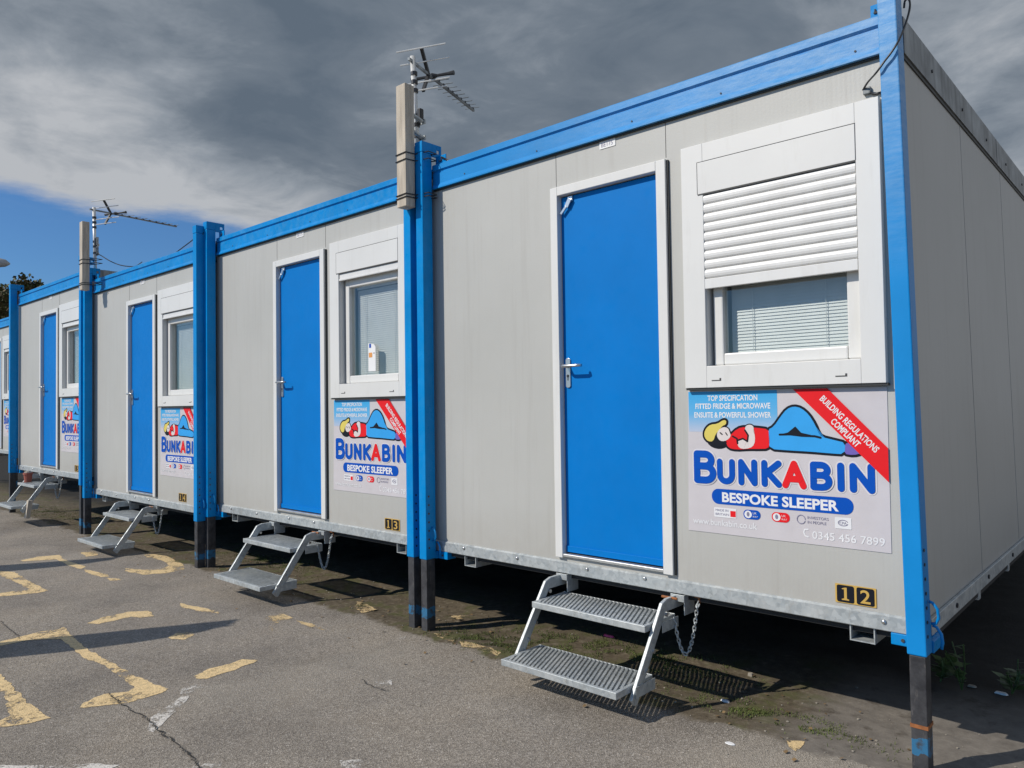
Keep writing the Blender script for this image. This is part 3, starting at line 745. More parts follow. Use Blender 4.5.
aer2, P2 = aerial_set(-5.57, 2.83, 3.62, 0, '', 'smaller looking timber baulk strapped to the post between the third and fourth cabins', 'television aerial at the far left against blue sky, between the third and fourth cabins', -5.96, .0, 3.93, 3.90, 1.35, 0)
def cable(pts, r, label, mat='black'):
    P = [Vector(p) for p in pts]; Q = []
    for i in range(len(P) - 1):
        p0, p1, p2, p3 = P[max(i - 1, 0)], P[i], P[i + 1], P[min(i + 2, len(P) - 1)]
        for k in range(6):
            t = k / 6; Q.append(.5 * ((2 * p1) + (p2 - p0) * t + (2 * p0 - 5 * p1 + 4 * p2 - p3) * t * t + (-p0 + 3 * p1 - 3 * p2 + p3) * t ** 3))
    Q.append(P[-1]); o = MB().tube(Q, r, 6).build('cable', M[mat], None, smooth=True)
    return tag(o, label, 'cable')
cable([(-5.97, .02, 3.34), at(100, 255, 'y', .0), at(110, 261, 'y', .0), at(120, 265, 'y', -.0), at(130, 266.5, 'y', .0), at(136, 266, 'y', .03), at(142, 262, 'y', .3)], .006, 'black cable sagging from the far left aerial mast to the cabin roof')
cable([at(174, 254, 'y', .02), at(182, 248, 'y', -.03), at(190, 242, 'y', -.09), at(197, 236.5, 'y', -.13), at(203, 232, 'y', -.13), at(201, 240, 'y', -.135), at(198, 250, 'y', -.135), at(196.5, 262, 'y', -.13)], .006, 'black cable looping over the post top between the third cabin and the one numbered 13')
cable([at(441, 157, 'y', -.02), at(447, 160, 'y', .0), at(451, 163.5, 'y', .0)], .006, 'short black cable behind the post top at the left end of the nearest cabin')
ca = cable([at(863, 90, 'y', -.012), at(868, 82, 'y', -.05), at(876, 73, 'y', -.128), at(884, 62, 'y', -.135), at(893, 50, 'y', -.135), at(900, 38, 'y', -.12), at(905.5, 24, 'y', -.06), at(909, 12, 'y', -.02), at(910, 4, 'y', .0), at(908.5, -1, 'y', .02), at(905, 1, 'y', .0), at(904, 8, 'y', .0)], .0042, 'black cable looping round the top of the nearest blue post to a wall socket')
cable([at(869, 92, 'y', -.012), at(874, 94, 'y', -.01), at(881, 92.5, 'y', -.01)], .005, 'short grey cable from the wall socket to the nearest post')
so = MB(); p = at(867, 91, 'y', 0)
so.box(p.x - .012, p.x + .018, -.016, -.0008, p.z - .018, p.z + .012); so = so.build('wall_socket', M['darkrail'], None, bevel=.003)
tag(so, 'small metal cable socket on the wall above the half shut window', 'socket')
# rusty clamp on the nearest leg
mb = MB(); mb.box(3.0235, 3.0865, -.1165, -.038, .178, .192)
tag(mb.build('rusty_clamp', M['rust'], None), 'rusty orange band clamped round the nearest black leg', 'clamp')

# ------------------------------------------------------------------ ground
m, nt, b = nodes('yard')
co = coords(nt, world=True, rnd=False)
g = nt.nodes.new('ShaderNodeSeparateXYZ'); nt.links.new(co, g.inputs[0])
v = N(nt, 'ShaderNodeTexVoronoi', Scale=165.0); nt.links.new(co, v.inputs['Vector'])
agg = ramp(nt, v.outputs['Color'], [(.1, (.15, .132, .110)), (.5, (.245, .217, .182)), (.85, (.35, .315, .27)), (1, (.52, .48, .43))])
big = noise(nt, co, 1.1, 6, .6)
asph = mix(nt, agg, ramp(nt, big, [(.3, (.70, .70, .71)), (.5, (.97, .97, .97)), (.7, (1.15, 1.13, 1.09))]), 1.0, 'MULTIPLY')
asph = mix(nt, asph, (.16, .13, .10), ramp(nt, noise(nt, co, 2.1, 7, .7), [(.52, 0), (.78, .45)]))
asph = mix(nt, asph, (.075, .07, .064), ramp(nt, noise(nt, co, .9, 4, .5, .6), [(.60, 0), (.72, .38)]))
asph = mix(nt, asph, (.36, .33, .28), ramp(nt, noise(nt, co, .55, 5, .6, .4), [(.54, 0), (.72, .35)]))
asph = mix(nt, asph, (.60, .57, .5), ramp(nt, noise(nt, co, 70, 2, .5), [(.74, 0), (.78, .8)]))
soil = ramp(nt, noise(nt, co, 22, 8, .7), [(.3, (.058, .045, .029)), (.55, (.125, .102, .07)), (.75, (.25, .215, .16))])
soil = mix(nt, soil, (.085, .095, .028), ramp(nt, noise(nt, co, 3.6, 6, .7), [(.50, 0), (.64, .75)]))
conc = ramp(nt, noise(nt, co, 12, 8, .7), [(.3, (.125, .112, .097)), (.6, (.205, .185, .16)), (.8, (.30, .275, .235))])
conc = mix(nt, conc, (.06, .048, .035), ramp(nt, noise(nt, co, 5, 7, .7), [(.56, 0), (.68, .8)]))
def mr_(src, a, c):
    n_ = N(nt, 'ShaderNodeMapRange'); n_.inputs['From Min'].default_value = a; n_.inputs['From Max'].default_value = c; nt.links.new(src, n_.inputs[0]); return n_.outputs[0]
def wob(src, scale, amt):
    n_ = N(nt, 'ShaderNodeMath', operation='MULTIPLY_ADD'); n_.inputs[1].default_value = amt
    nt.links.new(noise(nt, co, scale, 5, .65), n_.inputs[0]); nt.links.new(src, n_.inputs[2]); return n_.outputs[0]
soilm = mr_(wob(g.outputs['Y'], 3.2, .35), -.03, .015)
concm = mr_(wob(g.outputs['X'], 2.4, .5), 2.62, 2.85)
def mul_(a_, c_):
    n_ = N(nt, 'ShaderNodeMath', operation='MULTIPLY'); nt.links.new(a_, n_.inputs[0]); nt.links.new(c_, n_.inputs[1]); return n_.outputs[0]
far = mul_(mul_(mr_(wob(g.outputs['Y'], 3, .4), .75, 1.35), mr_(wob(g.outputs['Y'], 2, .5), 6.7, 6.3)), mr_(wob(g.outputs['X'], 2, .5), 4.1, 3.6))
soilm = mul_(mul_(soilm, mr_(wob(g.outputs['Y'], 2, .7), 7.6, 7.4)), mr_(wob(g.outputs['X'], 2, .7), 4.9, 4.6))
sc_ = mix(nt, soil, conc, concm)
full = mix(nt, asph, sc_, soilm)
full = mix(nt, full, (.022, .02, .017), far)  # deep shade under the cabins, put into the ground colour
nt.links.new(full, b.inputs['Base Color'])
nt.links.new(ramp(nt, noise(nt, co, 8, 3), [(.3, .78), (.7, .95)]), b.inputs['Roughness']); b.inputs['Specular IOR Level'].default_value = .3
h1 = mix(nt, v.outputs['Distance'], noise(nt, co, 26, 8, .75), soilm)
bump(nt, b, h1, .55, .006); M['yard'] = m
bm_ = bmesh.new()
xs = [-400, -120, -40, -18] + [-14 + .12 * k for k in range(0, 175)] + [9, 14, 40, 120, 400]; ys = [-400, -100, -30, -8, -5] + [-4.5 + .1 * k for k in range(0, 75)] + [3.5, 4.5, 6.5, 9, 14, 30, 90, 400]
random.seed(3)
from mathutils import noise as mn
def gz(x, y):
    if not (-14 < x < 7 and -4.4 < y < 3): return 0
    f = min(1, max(0, (y + .08) / .16)) ; e = min(1, (3 - y) / .6, (x + 14), (7 - x))
    return e * f * (-.018 + .016 * mn.noise(Vector((x * 2.2, y * 2.6, 0))) + .008 * mn.noise(Vector((x * 9, y * 9, 3))))
V = [[bm_.verts.new((x, y, gz(x, y))) for x in xs] for y in ys]
for j in range(len(ys) - 1):
    for i in range(len(xs) - 1): bm_.faces.new((V[j][i], V[j][i + 1], V[j + 1][i + 1], V[j + 1][i]))
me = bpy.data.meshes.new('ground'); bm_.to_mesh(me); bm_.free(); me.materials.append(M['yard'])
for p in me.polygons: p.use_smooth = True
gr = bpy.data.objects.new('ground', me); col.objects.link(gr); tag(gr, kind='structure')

# painted markings: real sheets of paint with ragged edges
def worn(name, c, lo, hi):
    m = bpy.data.materials.new(name); m.use_nodes = True; nt = m.node_tree; b = nt.nodes['Principled BSDF']
    co = coords(nt, world=True, rnd=False)
    base = ramp(nt, noise(nt, co, 30, 6, .7), [(.3, tuple(x * .8 for x in c)), (.7, tuple(min(1, x * 1.12) for x in c))])
    v = N(nt, 'ShaderNodeTexVoronoi', Scale=165.0); nt.links.new(co, v.inputs['Vector'])
    base = mix(nt, base, (.10, .09, .08), ramp(nt, v.outputs['Color'], [(.55, 0), (.9, .45)]))
    nt.links.new(base, b.inputs['Base Color']); b.inputs['Roughness'].default_value = .8
    tr = nt.nodes.new('ShaderNodeBsdfTransparent'); mx = nt.nodes.new('ShaderNodeMixShader')
    f = noise(nt, co, 26, 9, .8); f2 = noise(nt, co, 5, 3, .5)
    s0 = N(nt, 'ShaderNodeMath', operation='ADD'); nt.links.new(f, s0.inputs[0]); nt.links.new(f2, s0.inputs[1])
    s = N(nt, 'ShaderNodeMath', operation='MULTIPLY_ADD'); s.inputs[1].default_value = .28; nt.links.new(noise(nt, co, 95, 3, .6), s.inputs[0]); nt.links.new(s0.outputs[0], s.inputs[2])
    k = ramp(nt, (lambda q: q)(s.outputs[0]), [(0, 0), (1, 1)])
    mrn = N(nt, 'ShaderNodeMapRange'); mrn.inputs['From Min'].default_value = lo; mrn.inputs['From Max'].default_value = hi
    nt.links.new(s.outputs[0], mrn.inputs[0])
    nt.links.new(mrn.outputs[0], mx.inputs[0]); nt.links.new(tr.outputs[0], mx.inputs[1]); nt.links.new(b.outputs[0], mx.inputs[2])
    nt.links.new(mx.outputs[0], nt.nodes['Material Output'].inputs[0])
    bump(nt, b, v.outputs['Distance'], .4, .004)
    return m
M['yellow_line'] = worn('yellow_road_paint', (.70, .52, .27), 1.00, 1.11)
M['yellow_faint'] = worn('yellow_road_paint_faint', (.62, .46, .24), 1.10, 1.22)
M['white_line'] = worn('white_road_paint', (.62, .59, .54), 1.06, 1.18)
def marking(poly, mat, h=.0018, jit=.010, name='road_marking'):
    P = [at(x, y, 'z', h) for x, y in poly]; Q = []
    for a, c in zip(P, P[1:] + P[:1]):
        n = max(1, int((c - a).length / .012))
        for k in range(n):
            q = a.lerp(c, k / n); p3 = Vector((q.x, q.y, 0))
            dx = mn.noise(p3 * 16) * .012 + mn.noise(p3 * 55 + Vector((7, 0, 0))) * .007; dy = mn.noise(p3 * 16 + Vector((0, 9, 0))) * .012 + mn.noise(p3 * 55) * .007
            Q.append((q.x + dx * jit / .01, q.y + dy * jit / .01, h))
    bm2 = bmesh.new(); f = bm2.faces.new([bm2.verts.new(q) for q in Q]); 
    if f.normal.z < 0: f.normal_flip()
    bmesh.ops.triangulate(bm2, faces=[f]); me = bpy.data.meshes.new(name); bm2.to_mesh(me); bm2.free(); me.materials.append(M[mat])
    for p in me.polygons: pass
    o = bpy.data.objects.new(name, me); col.objects.link(o); tag(o, kind='structure'); return o
A = lambda L: [(x / 3.369, 540 + y / 3.369) for x, y in L]
Bz = lambda L: [(240 + x / 3.657, 580 + y / 3.657) for x, y in L]
Cz = lambda L: [(640 + x / 3.657, 600 + y / 3.657) for x, y in L]
for L in ([(-90, 372), (0, 343), (130, 310), (215, 292), (235, 315), (290, 365), (380, 415), (470, 465), (565, 500), (545, 515), (430, 548), (270, 567), (278, 548), (350, 520), (430, 510), (458, 496), (400, 455), (340, 415), (280, 398), (255, 372), (205, 332), (100, 336), (0, 356), (-90, 392)],
          [(-120, 400), (0, 453), (30, 480), (90, 545), (168, 600), (100, 618), (0, 628), (-120, 640), (-120, 622), (0, 608), (35, 588), (15, 558), (30, 545), (0, 500), (-120, 440)],
          [(-100, 108), (0, 104), (50, 108), (100, 140), (162, 170), (130, 178), (0, 190), (-60, 196), (-60, 184), (0, 178), (100, 166), (60, 145), (0, 119), (-100, 122)],
          [(70, 68), (130, 56), (200, 50), (215, 65), (290, 90), (270, 98), (230, 85), (190, 65), (75, 72)],
          [(285, 98), (360, 115), (370, 122), (340, 125), (290, 108)], [(360, 127), (405, 130), (405, 136), (370, 137)],
          [(480, 43), (560, 53), (618, 82), (620, 98), (560, 112), (480, 116), (418, 104), (422, 95), (480, 100), (545, 97), (572, 86), (545, 68), (490, 56)],
          [(295, 280), (340, 262), (430, 242), (500, 238), (522, 255), (480, 262), (440, 258), (380, 272), (330, 283)],
          [(605, 212), (640, 220), (745, 242), (735, 248), (670, 238), (610, 225)], [(570, 328), (600, 310), (640, 302), (655, 318), (620, 335), (575, 335)],
          [(650, 460), (700, 435), (760, 420), (820, 402), (872, 404), (850, 415), (780, 440), (730, 455), (700, 468), (665, 468)],
          [(270, 42), (320, 38), (335, 50), (290, 56)]):
    marking(A(L), 'yellow_line')
for L in ([(80, 130), (150, 120), (195, 138), (150, 149), (125, 165), (115, 188), (105, 165), (98, 145)], [(205, 148), (255, 158), (320, 180), (300, 184), (235, 165)],
          [(425, 78), (455, 82), (500, 108), (450, 120), (422, 105)], [(705, 195), (760, 200), (788, 214), (780, 226), (740, 215)], [(800, 225), (850, 228), (955, 262), (945, 276), (860, 252), (812, 242)],
          [(770, 130), (850, 128), (860, 138), (800, 145)]):
    marking(Bz(L), 'yellow_faint')
marking(Cz([(535, 515), (600, 518), (598, 532), (572, 552), (545, 535)]), 'yellow_line')
for L in ([(610, 502), (640, 485), (697, 483), (685, 497), (640, 515), (606, 518)], [(505, 600), (560, 562), (610, 528), (640, 522), (622, 550), (580, 587), (545, 622), (515, 648), (498, 640)],
          [(-100, 758), (180, 760), (300, 752), (400, 758), (330, 790), (-100, 800)], [(620, 757), (745, 748), (745, 790), (630, 790)]):
    marking(A(L), 'white_line', jit=.006)
for L in ([(495, 370), (555, 364), (557, 385), (495, 390)], [(365, 660), (455, 654), (440, 690), (368, 686)], [(575, 200), (610, 205), (600, 217), (578, 217)]): marking(Bz(L), 'white_line', jit=.006)
# cracks in the tarmac
M['crack'] = simple('crack_dirt', (.03, .027, .022), .95)
def crack(pts, w):
    P = [at(x, y, 'z', .006) for x, y in pts]; Q = []
    for a, c in zip(P, P[1:]):
        n = max(2, int((c - a).length / .016))
        for k in range(n): q = a.lerp(c, k / n); Q.append(Vector((q.x + random.uniform(-.009, .009), q.y + random.uniform(-.009, .009), .0062)))
    bm2 = bmesh.new(); prev = None
    for i, q in enumerate(Q):
        d = (Q[min(i + 1, len(Q) - 1)] - Q[max(i - 1, 0)]).normalized(); nn = Vector((-d.y, d.x, 0)) * w * random.uniform(.25, .8)
        cur = (bm2.verts.new(q + nn), bm2.verts.new(q - nn))
        if prev: bm2.faces.new((prev[0], cur[0], cur[1], prev[1]))
        prev = cur
    me = bpy.data.meshes.new('ground_crack'); bm2.to_mesh(me); bm2.free(); me.materials.append(M['crack'])
    o = bpy.data.objects.new('ground_crack', me); col.objects.link(o); tag(o, kind='structure')
crack(A([(365, 515), (420, 560), (500, 605), (540, 645), (600, 690), (640, 720), (690, 790)]), .0055)
crack(Bz([(450, 362), (465, 382), (500, 392), (552, 408)]), .005)
crack(A([(-40, 240), (20, 290), (70, 330)]), .0045)

# loose gravel, moss and litter
def scatter_mesh(name, mat, n, fn, maker, label, cat=None, kind='stuff'):
    bm2 = bmesh.new()
    for _ in range(n): maker(bm2, fn())
    me = bpy.data.meshes.new(name); bm2.to_mesh(me); bm2.free(); me.materials.append(mat)
    o = bpy.data.objects.new(name, me); col.objects.link(o); tag(o, label, cat, kind=kind); return o
def peb(bm2, p):
    s = random.uniform(.002, .008); mt = Matrix.Translation(p) @ Matrix.Rotation(random.uniform(0, 6), 4, 'Z') @ Matrix.Diagonal((s, s * random.uniform(.5, .9), s * .5, 1))
    bmesh.ops.create_icosphere(bm2, subdivisions=1, radius=1, matrix=mt)
def soil_pt():
    x = random.uniform(-11, 4.5); y = random.gauss(.0, .28)
    return Vector((x, y, gz(x, y) + .002))
scatter_mesh('gravel', M['stone'], 750, soil_pt, peb, 'loose pale stones along the edge of the tarmac under the cabins', 'gravel')
def grit_pt():
    x = random.uniform(-7, 4); y = -.25 - abs(random.gauss(0, .8)); return Vector((x, y, .001))
def grit(bm2, p):
    s_ = random.uniform(.0012, .0045); bmesh.ops.create_icosphere(bm2, subdivisions=1, radius=1, matrix=Matrix.Translation(p) @ Matrix.Rotation(random.uniform(0, 6), 4, 'Z') @ Matrix.Diagonal((s_, s_ * .7, s_ * .5, 1)))
scatter_mesh('grit', M['stone'], 1500, grit_pt, grit, 'fine loose grit lying on the tarmac', 'grit')
def dead_leaf(bm2, p):
    a = random.uniform(0, 6.28); L_ = random.uniform(.01, .024); d = Vector((math.cos(a), math.sin(a), random.uniform(0, .4))) * L_; w_ = Vector((-math.sin(a), math.cos(a), random.uniform(-.3, .3))) * L_ * .5
    q = p + Vector((0, 0, .004)); bm2.faces.new([bm2.verts.new(v) for v in (q, q + d * .5 + w_, q + d, q + d * .5 - w_)])
M['dead_leaf'] = simple('dead_leaf', (.17, .11, .05), .8, var=.5, scale=6)
scatter_mesh('leaf_litter', M['dead_leaf'], 420, soil_pt, dead_leaf, 'small dry brown leaves scattered on the soil under the cabins', 'leaf litter')
M['grass'] = simple('grass', (.10, .125, .03), .8, var=.45, scale=9)
def blade(bm2, p):
    h = random.uniform(.004, .016); a = random.uniform(0, 6.28); w = .002; l = random.uniform(.2, .9) * h
    d = Vector((math.cos(a), math.sin(a), 0)); s = Vector((-d.y, d.x, 0)) * w
    v = [bm2.verts.new(p - s), bm2.verts.new(p + s), bm2.verts.new(p + d * l * .4 + Vector((0, 0, h * .6)) + s * .7), bm2.verts.new(p + d * l + Vector((0, 0, h))), bm2.verts.new(p + d * l * .4 + Vector((0, 0, h * .6)) - s * .7)]
    bm2.faces.new(v)
CL = [(at(490, 640), .22, .07), (at(760, 712), .28, .05), (at(55, 512), .8, .14), (at(270, 560), .5, .1), (at(650, 655), .3, .08), (at(150, 518), .5, .1), (at(560, 640), .25, .08)]
CL = [(c, a, d) for c, a, d in CL]
def grass_pt():
    c, a, d = random.choice(CL); x = random.gauss(c.x, a * .9); y = random.gauss(c.y, d * 1.2)
    if mn.noise(Vector((x * 9, y * 9, 5))) < -.05: return grass_pt()
    return Vector((x, y, gz(x, y)))
scatter_mesh('grass', M['grass'], 11000, grass_pt, blade, 'short mossy grass growing on the soil under the cabins', 'grass')
M['weed'] = simple('weed_leaf', (.055, .10, .025), .55, var=.3)
def weed(p, h, label, seed):
    random.seed(seed); bm2 = bmesh.new(); root = empty('weed', p, label, 'weed', 'weeds beside the nearest cabin')
    mb = MB()
    for s in range(3):
        lean = Vector((random.uniform(-.3, .3), random.uniform(-.3, .3), 1)) * h * random.uniform(.6, 1)
        mb.tube([(0, 0, 0), lean * .5 + Vector((.01, 0, 0)), lean], .0035, 5)
        for k in range(8):
            c = lean * (.2 + .1 * k); a = random.uniform(0, 6.28); L_ = random.uniform(.035, .07); d = Vector((math.cos(a), math.sin(a), .35)) * L_; w_ = Vector((-math.sin(a), math.cos(a), 0)) * L_ * .5
            vs = [bm2.verts.new(q) for q in (c, c + d * .4 + w_, c + d, c + d * .4 - w_)]; bm2.faces.new(vs)
    mb.build('stem', M['weed'], root)
    me = bpy.data.meshes.new('leaf_cluster'); bm2.to_mesh(me); bm2.free(); me.materials.append(M['weed']); o = bpy.data.objects.new('leaf_cluster', me); col.objects.link(o); o.parent = root
weed(at(962, 690), .24, 'leafy green weed just right of the nearest post', 1)
weed(at(1012, 694), .18, 'green weed at the right edge of the photo under the side wall', 2)
weed(at(940, 682), .12, 'low green weed right behind the nearest black leg', 5)
random.seed(9)
def litter(pix, size, mat, label, cat, name):
    p = at(*pix); mb = MB(); pts = [(size[0] * math.cos(t) * random.uniform(.7, 1), size[1] * math.sin(t) * random.uniform(.7, 1)) for t in [k * .785 for k in range(8)]]
    a = [mb.b.verts.new((x, y, 0)) for x, y in pts]; c = [mb.b.verts.new((x * .8, y * .8, size[2])) for x, y in pts]
    mb.b.faces.new(a[::-1]); mb.b.faces.new(c)
    for i in range(8): mb.b.faces.new((a[i], a[(i + 1) % 8], c[(i + 1) % 8], c[i]))
    o = mb.build(name, M[mat], None); o.location = (p.x, p.y, gz(p.x, p.y) + .002); tag(o, label, cat)
litter((609, 634), (.05, .012, .012), 'pink', 'bright pink scrap on the soil seen between the nearest steps', 'litter', 'litter')
litter((972, 684), (.028, .02, .006), 'stone', 'small brown flattened scrap beside the weed right of the nearest post', 'litter', 'litter')
litter((1001, 690), (.04, .02, .008), 'paper', 'larger white crumpled scrap near the right edge of the photo', 'litter', 'litter')
litter((750.5, 672), (.020, .017, .016), 'stone', 'brown stone on the soil at the edge of the dark under the nearest cabin', 'stone', 'stone')
litter((725.5, 698), (.03, .012, .008), 'paper', 'thin white flake lying on the soil right of the nearest steps', 'litter', 'litter')
litter((730, 744), (.026, .018, .002), 'paper', 'small white flake on bare tarmac in front of the nearest steps', 'litter', 'litter')

# ------------------------------------------------------------------ background: tree, hedge, street lamp; unseen shapes added to throw the long shadows
M['leaf'] = simple('foliage', (.075, .085, .028), .7, var=.5, scale=1.5)
M['leaf2'] = simple('foliage_brown', (.12, .085, .035), .7, var=.5, scale=1.5)
def tree(base, H, rad, label, seed, nleaf=6000, ls=.16):
    random.seed(seed); root = empty('tree', base, label, 'tree', 'trees beyond the cabins')
    mb = MB(); mb.tube([(0, 0, -.1), (.1, 0, H * .25), (0, .1, H * .5), (.1, 0, H * .8)], .03 * H, 8, taper=[1.2, .9, .6, .2])
    tips = []
    for k in range(16):
        a = k * 2.4; z = H * (.3 + .035 * k); L_ = rad * random.uniform(.6, 1.0) * (1.1 - .45 * k / 16)
        e = Vector((math.cos(a) * L_, math.sin(a) * L_, z + H * .12)); mb.tube([(0, 0, z), e * .5 + Vector((0, 0, z * .5)), e], .010 * H, 5, taper=[1, .6, .2]); tips.append(e)
    mb.build('trunk', M['bark'], root)
    bm2 = bmesh.new(); cl = []
    for k in range(70):
        while True:
            q = Vector([random.uniform(-1, 1) for _ in range(3)])
            if q.length < 1: break
        q = Vector((q.x * rad, q.y * rad, H * .62 + q.z * H * .36)); cl.append((q, rad * random.uniform(.10, .24)))
    for _ in range(nleaf):
        c, r = random.choice(cl); p = c + Vector([random.gauss(0, r * .6) for _ in range(3)])
        u = Vector([random.gauss(0, 1) for _ in range(3)]).normalized(); w_ = u.orthogonal().normalized(); s = ls * random.uniform(.5, 1.2)
        f = bm2.faces.new([bm2.verts.new(q) for q in (p, p + u * s * .6 + w_ * s * .35, p + u * s, p + u * s * .6 - w_ * s * .35)]); f.material_index = 1 if random.random() < .3 else 0
    me = bpy.data.meshes.new('crown'); bm2.to_mesh(me); bm2.free(); me.materials.append(M['leaf']); me.materials.append(M['leaf2'])
    o = bpy.data.objects.new('crown', me); col.objects.link(o); o.parent = root
    return root
def far_at(px, py, dist):
    d = RM @ Vector(((px - 512) / FPX, -(py - 384) / FPX, -1)); d /= math.hypot(d.x, d.y); return CAM + d * dist
p = far_at(17, 300, 34); tree(Vector((p.x, p.y, 0)), 6.75, 1.2, 'large brown and green tree rising behind the far left cabins', 4, 16000, .17)
p = far_at(-4, 310, 30); tree(Vector((p.x, p.y, 0)), 5.5, 1.3, 'smaller tree at the left edge of the photo beyond the cabins', 8, 13000, .15)
# street lamp at the left edge
p = far_at(10, 263, 19); lz = p.z
sl = empty('street_lamp', (p.x - .8, p.y - 1.5, 0), 'grey street lamp head poking in at the left edge of the photo', 'street lamp')
dirv = Vector((.8, 1.5, 0)); L_ = dirv.length; dn = dirv.normalized()
mb = MB(); mb.tube([(0, 0, 0), (0, 0, 1.2), (0, 0, lz - .3), dn * .15 + Vector((0, 0, lz - .08)), dn * .6 + Vector((0, 0, lz - .02)), dn * (L_ - .5) + Vector((0, 0, lz - .0))], .06, 10, taper=[1.4, 1.2, .7, .6, .55, .5]); mb.build('pole', M['lamp_grey'], sl, smooth=True)
mb = MB(); mb.tube([dn * (L_ - .62) + Vector((0, 0, lz)), dn * (L_ - .5) + Vector((0, 0, lz)), dn * (L_ - .25) + Vector((0, 0, lz)), dn * (L_ - .08) + Vector((0, 0, lz - .01)), dn * L_ + Vector((0, 0, lz - .02))], .11, 12, taper=[.5, .9, 1, .7, .15]); mb.build('lamp_head', M['lamp_grey'], sl, smooth=True)
# unseen feather shapes added for their long shadows
AZ = R(61); EL = R(38)
def caster(tip, H, label):
    L_ = H / math.tan(EL); base = Vector((tip[0] - L_ * math.cos(AZ), tip[1] - L_ * math.sin(AZ), 0))
    f = empty('shadow_caster', base, label, 'caster', 'added shadow casters out of view', rz=AZ - math.pi / 2)
    MB().cyl((0, 0, 0), (0, 0, H * .98), .016, 8).build('caster_pole', M['alu'], f)
    prof = [(.02, H * .38), (.20, H * .36), (.36, H * .5), (.37, H * .66), (.33, H * .8), (.25, H * .92), (.13, H * .985), (.02, H)]
    MB().prism_y([(x - .16, z) for x, z in prof], -.004, .004).build('caster_cloth', M['caster'], f)
    MB().box(-.3, .3, -.3, .3, 0, .04).build('caster_base', M['black'], f, bevel=.01)
caster((-.89, -.82), 2.3, 'added unseen shadow flag standing in the yard left of the camera')
caster((-3.86, -.50), 2.3, 'added unseen shadow flag farther along the yard, nearer the last cabins')

# ------------------------------------------------------------------ light and sky
sun_dir = Vector((-math.cos(AZ) * math.cos(EL), -math.sin(AZ) * math.cos(EL), math.sin(EL)))
sd = bpy.data.lights.new('sun', 'SUN'); sd.energy = 4.0; sd.angle = R(.55); sd.color = (1, .93, .83)
so = bpy.data.objects.new('sun', sd); col.objects.link(so); so.rotation_euler = sun_dir.to_track_quat('Z', 'Y').to_euler()
w = bpy.data.worlds.new('World'); sc.world = w; w.use_nodes = True; nt = w.node_tree; bg = nt.nodes['Background']
sky = nt.nodes.new('ShaderNodeTexSky'); sky.sky_type = 'NISHITA'; sky.sun_disc = False; sky.sun_elevation = EL
sky.sun_rotation = math.atan2(sun_dir.x, sun_dir.y); sky.ozone_density = 2.5; sky.dust_density = .4
STR = .07
bg.inputs['Strength'].default_value = STR
tc = nt.nodes.new('ShaderNodeTexCoord'); sp = nt.nodes.new('ShaderNodeSeparateXYZ'); nt.links.new(tc.outputs['Generated'], sp.inputs[0])
def MA(op, a, c=None, d=None):
    n_ = N(nt, 'ShaderNodeMath', operation=op)
    for i, q in enumerate((a, c, d)):
        if q is None: continue
        if isinstance(q, (int, float)): n_.inputs[i].default_value = q
        else: nt.links.new(q, n_.inputs[i])
    return n_.outputs[0]
zc = MA('MAXIMUM', sp.outputs['Z'], .03)
u = MA('DIVIDE', sp.outputs['X'], zc); vv = MA('DIVIDE', sp.outputs['Y'], zc)
cb = nt.nodes.new('ShaderNodeCombineXYZ'); nt.links.new(u, cb.inputs[0]); nt.links.new(vv, cb.inputs[1])
n_edge = noise(nt, cb.outputs[0], 1.3, 7, .62)
zs = MA('ADD', zc, .16); cb2 = nt.nodes.new('ShaderNodeCombineXYZ'); nt.links.new(MA('DIVIDE', sp.outputs['X'], zs), cb2.inputs[0]); nt.links.new(MA('DIVIDE', sp.outputs['Y'], zs), cb2.inputs[1])
nt.links.new(MA('MULTIPLY', sp.outputs['Z'], 2.2), cb2.inputs[2])
n_big = noise(nt, cb2.outputs[0], 1.5, 3, .5, .5); n_fine = noise(nt, cb2.outputs[0], 3.4, 9, .6, .35)
edge = MA('MULTIPLY_ADD', n_edge, 1.1, MA('SUBTRACT', u, .55))          # u + noise
def mrg(src, a, c):
    n_ = N(nt, 'ShaderNodeMapRange'); n_.interpolation_type = 'SMOOTHSTEP'; n_.inputs['From Min'].default_value = a; n_.inputs['From Max'].default_value = c; nt.links.new(src, n_.inputs[0]); return n_.outputs[0]
deck = mrg(edge, -4.1, -3.65)
south = mrg(vv, -1.2, .2)                                                # the deck ends overhead: the sun side of the sky is clear
deck = MA('MULTIPLY', deck, south)
K = 1 / STR
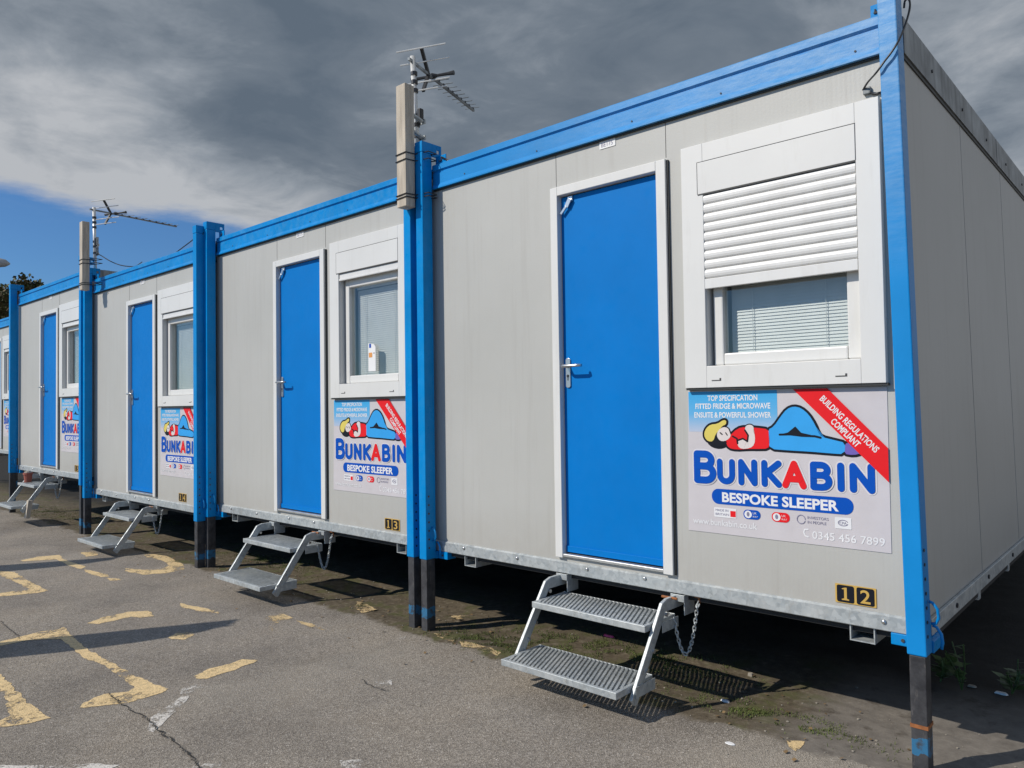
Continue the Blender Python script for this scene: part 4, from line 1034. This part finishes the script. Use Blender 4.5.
def blob(px, py, sig):
    d = (RM @ Vector(((px - 512) / FPX, -(py - 384) / FPX, -1))).normalized()
    dp = N(nt, 'ShaderNodeVectorMath', operation='DOT_PRODUCT'); nt.links.new(tc.outputs['Generated'], dp.inputs[0]); dp.inputs[1].default_value = d
    return mrg(dp.outputs['Value'], math.cos(R(sig)), 1.0)
tone = MA('MULTIPLY_ADD', n_fine, 1.45, MA('MULTIPLY_ADD', n_big, .8, -.66))
tone = MA('ADD', tone, MA('MULTIPLY', mrg(u, -2.2, -3.6), .50))            # brighter towards the broken edge
tone = MA('SUBTRACT', tone, MA('MULTIPLY', blob(300, 90, 15), .22))
tone = MA('SUBTRACT', tone, MA('MULTIPLY', blob(620, 20, 20), .12))
tone = MA('ADD', tone, MA('MULTIPLY', blob(1010, 190, 14), .18))
tone = MA('ADD', tone, MA('MULTIPLY', blob(60, 130, 12), .16))
tone = MA('ADD', tone, MA('MULTIPLY', mrg(u, .0, 1.6), .75))  # unseen cloud on this side made brighter to light the shaded side wall
cc = ramp(nt, tone, [(0.0, (.115, .150, .195)), (.35, (.165, .20, .245)), (.65, (.28, .315, .36)), (1.0, (.47, .49, .52))])
ck = N(nt, 'ShaderNodeVectorMath', operation='SCALE'); nt.links.new(cc, ck.inputs[0]); ck.inputs['Scale'].default_value = K
wisp = MA('MULTIPLY', mrg(noise(nt, cb.outputs[0], .55, 8, .6, .6), .55, .85), .3)
lowc = nt.nodes.new('ShaderNodeRGB'); lowc.outputs[0].default_value = (.48 * K, .56 * K, .68 * K, 1)
skyb = mix(nt, sky.outputs[0], (.62, 1.0, 1.42), 1.0, 'MULTIPLY')
skyc = mix(nt, skyb, lowc.outputs[0], wisp)
fin = mix(nt, skyc, ck.outputs[0], deck)
nt.links.new(fin, bg.inputs['Color'])

sc.view_settings.view_transform = 'Standard'; sc.view_settings.look = 'None'; sc.view_settings.exposure = 0; sc.view_settings.gamma = 1
sc.render.engine = 'CYCLES'; sc.render.resolution_x = 1024; sc.render.resolution_y = 768
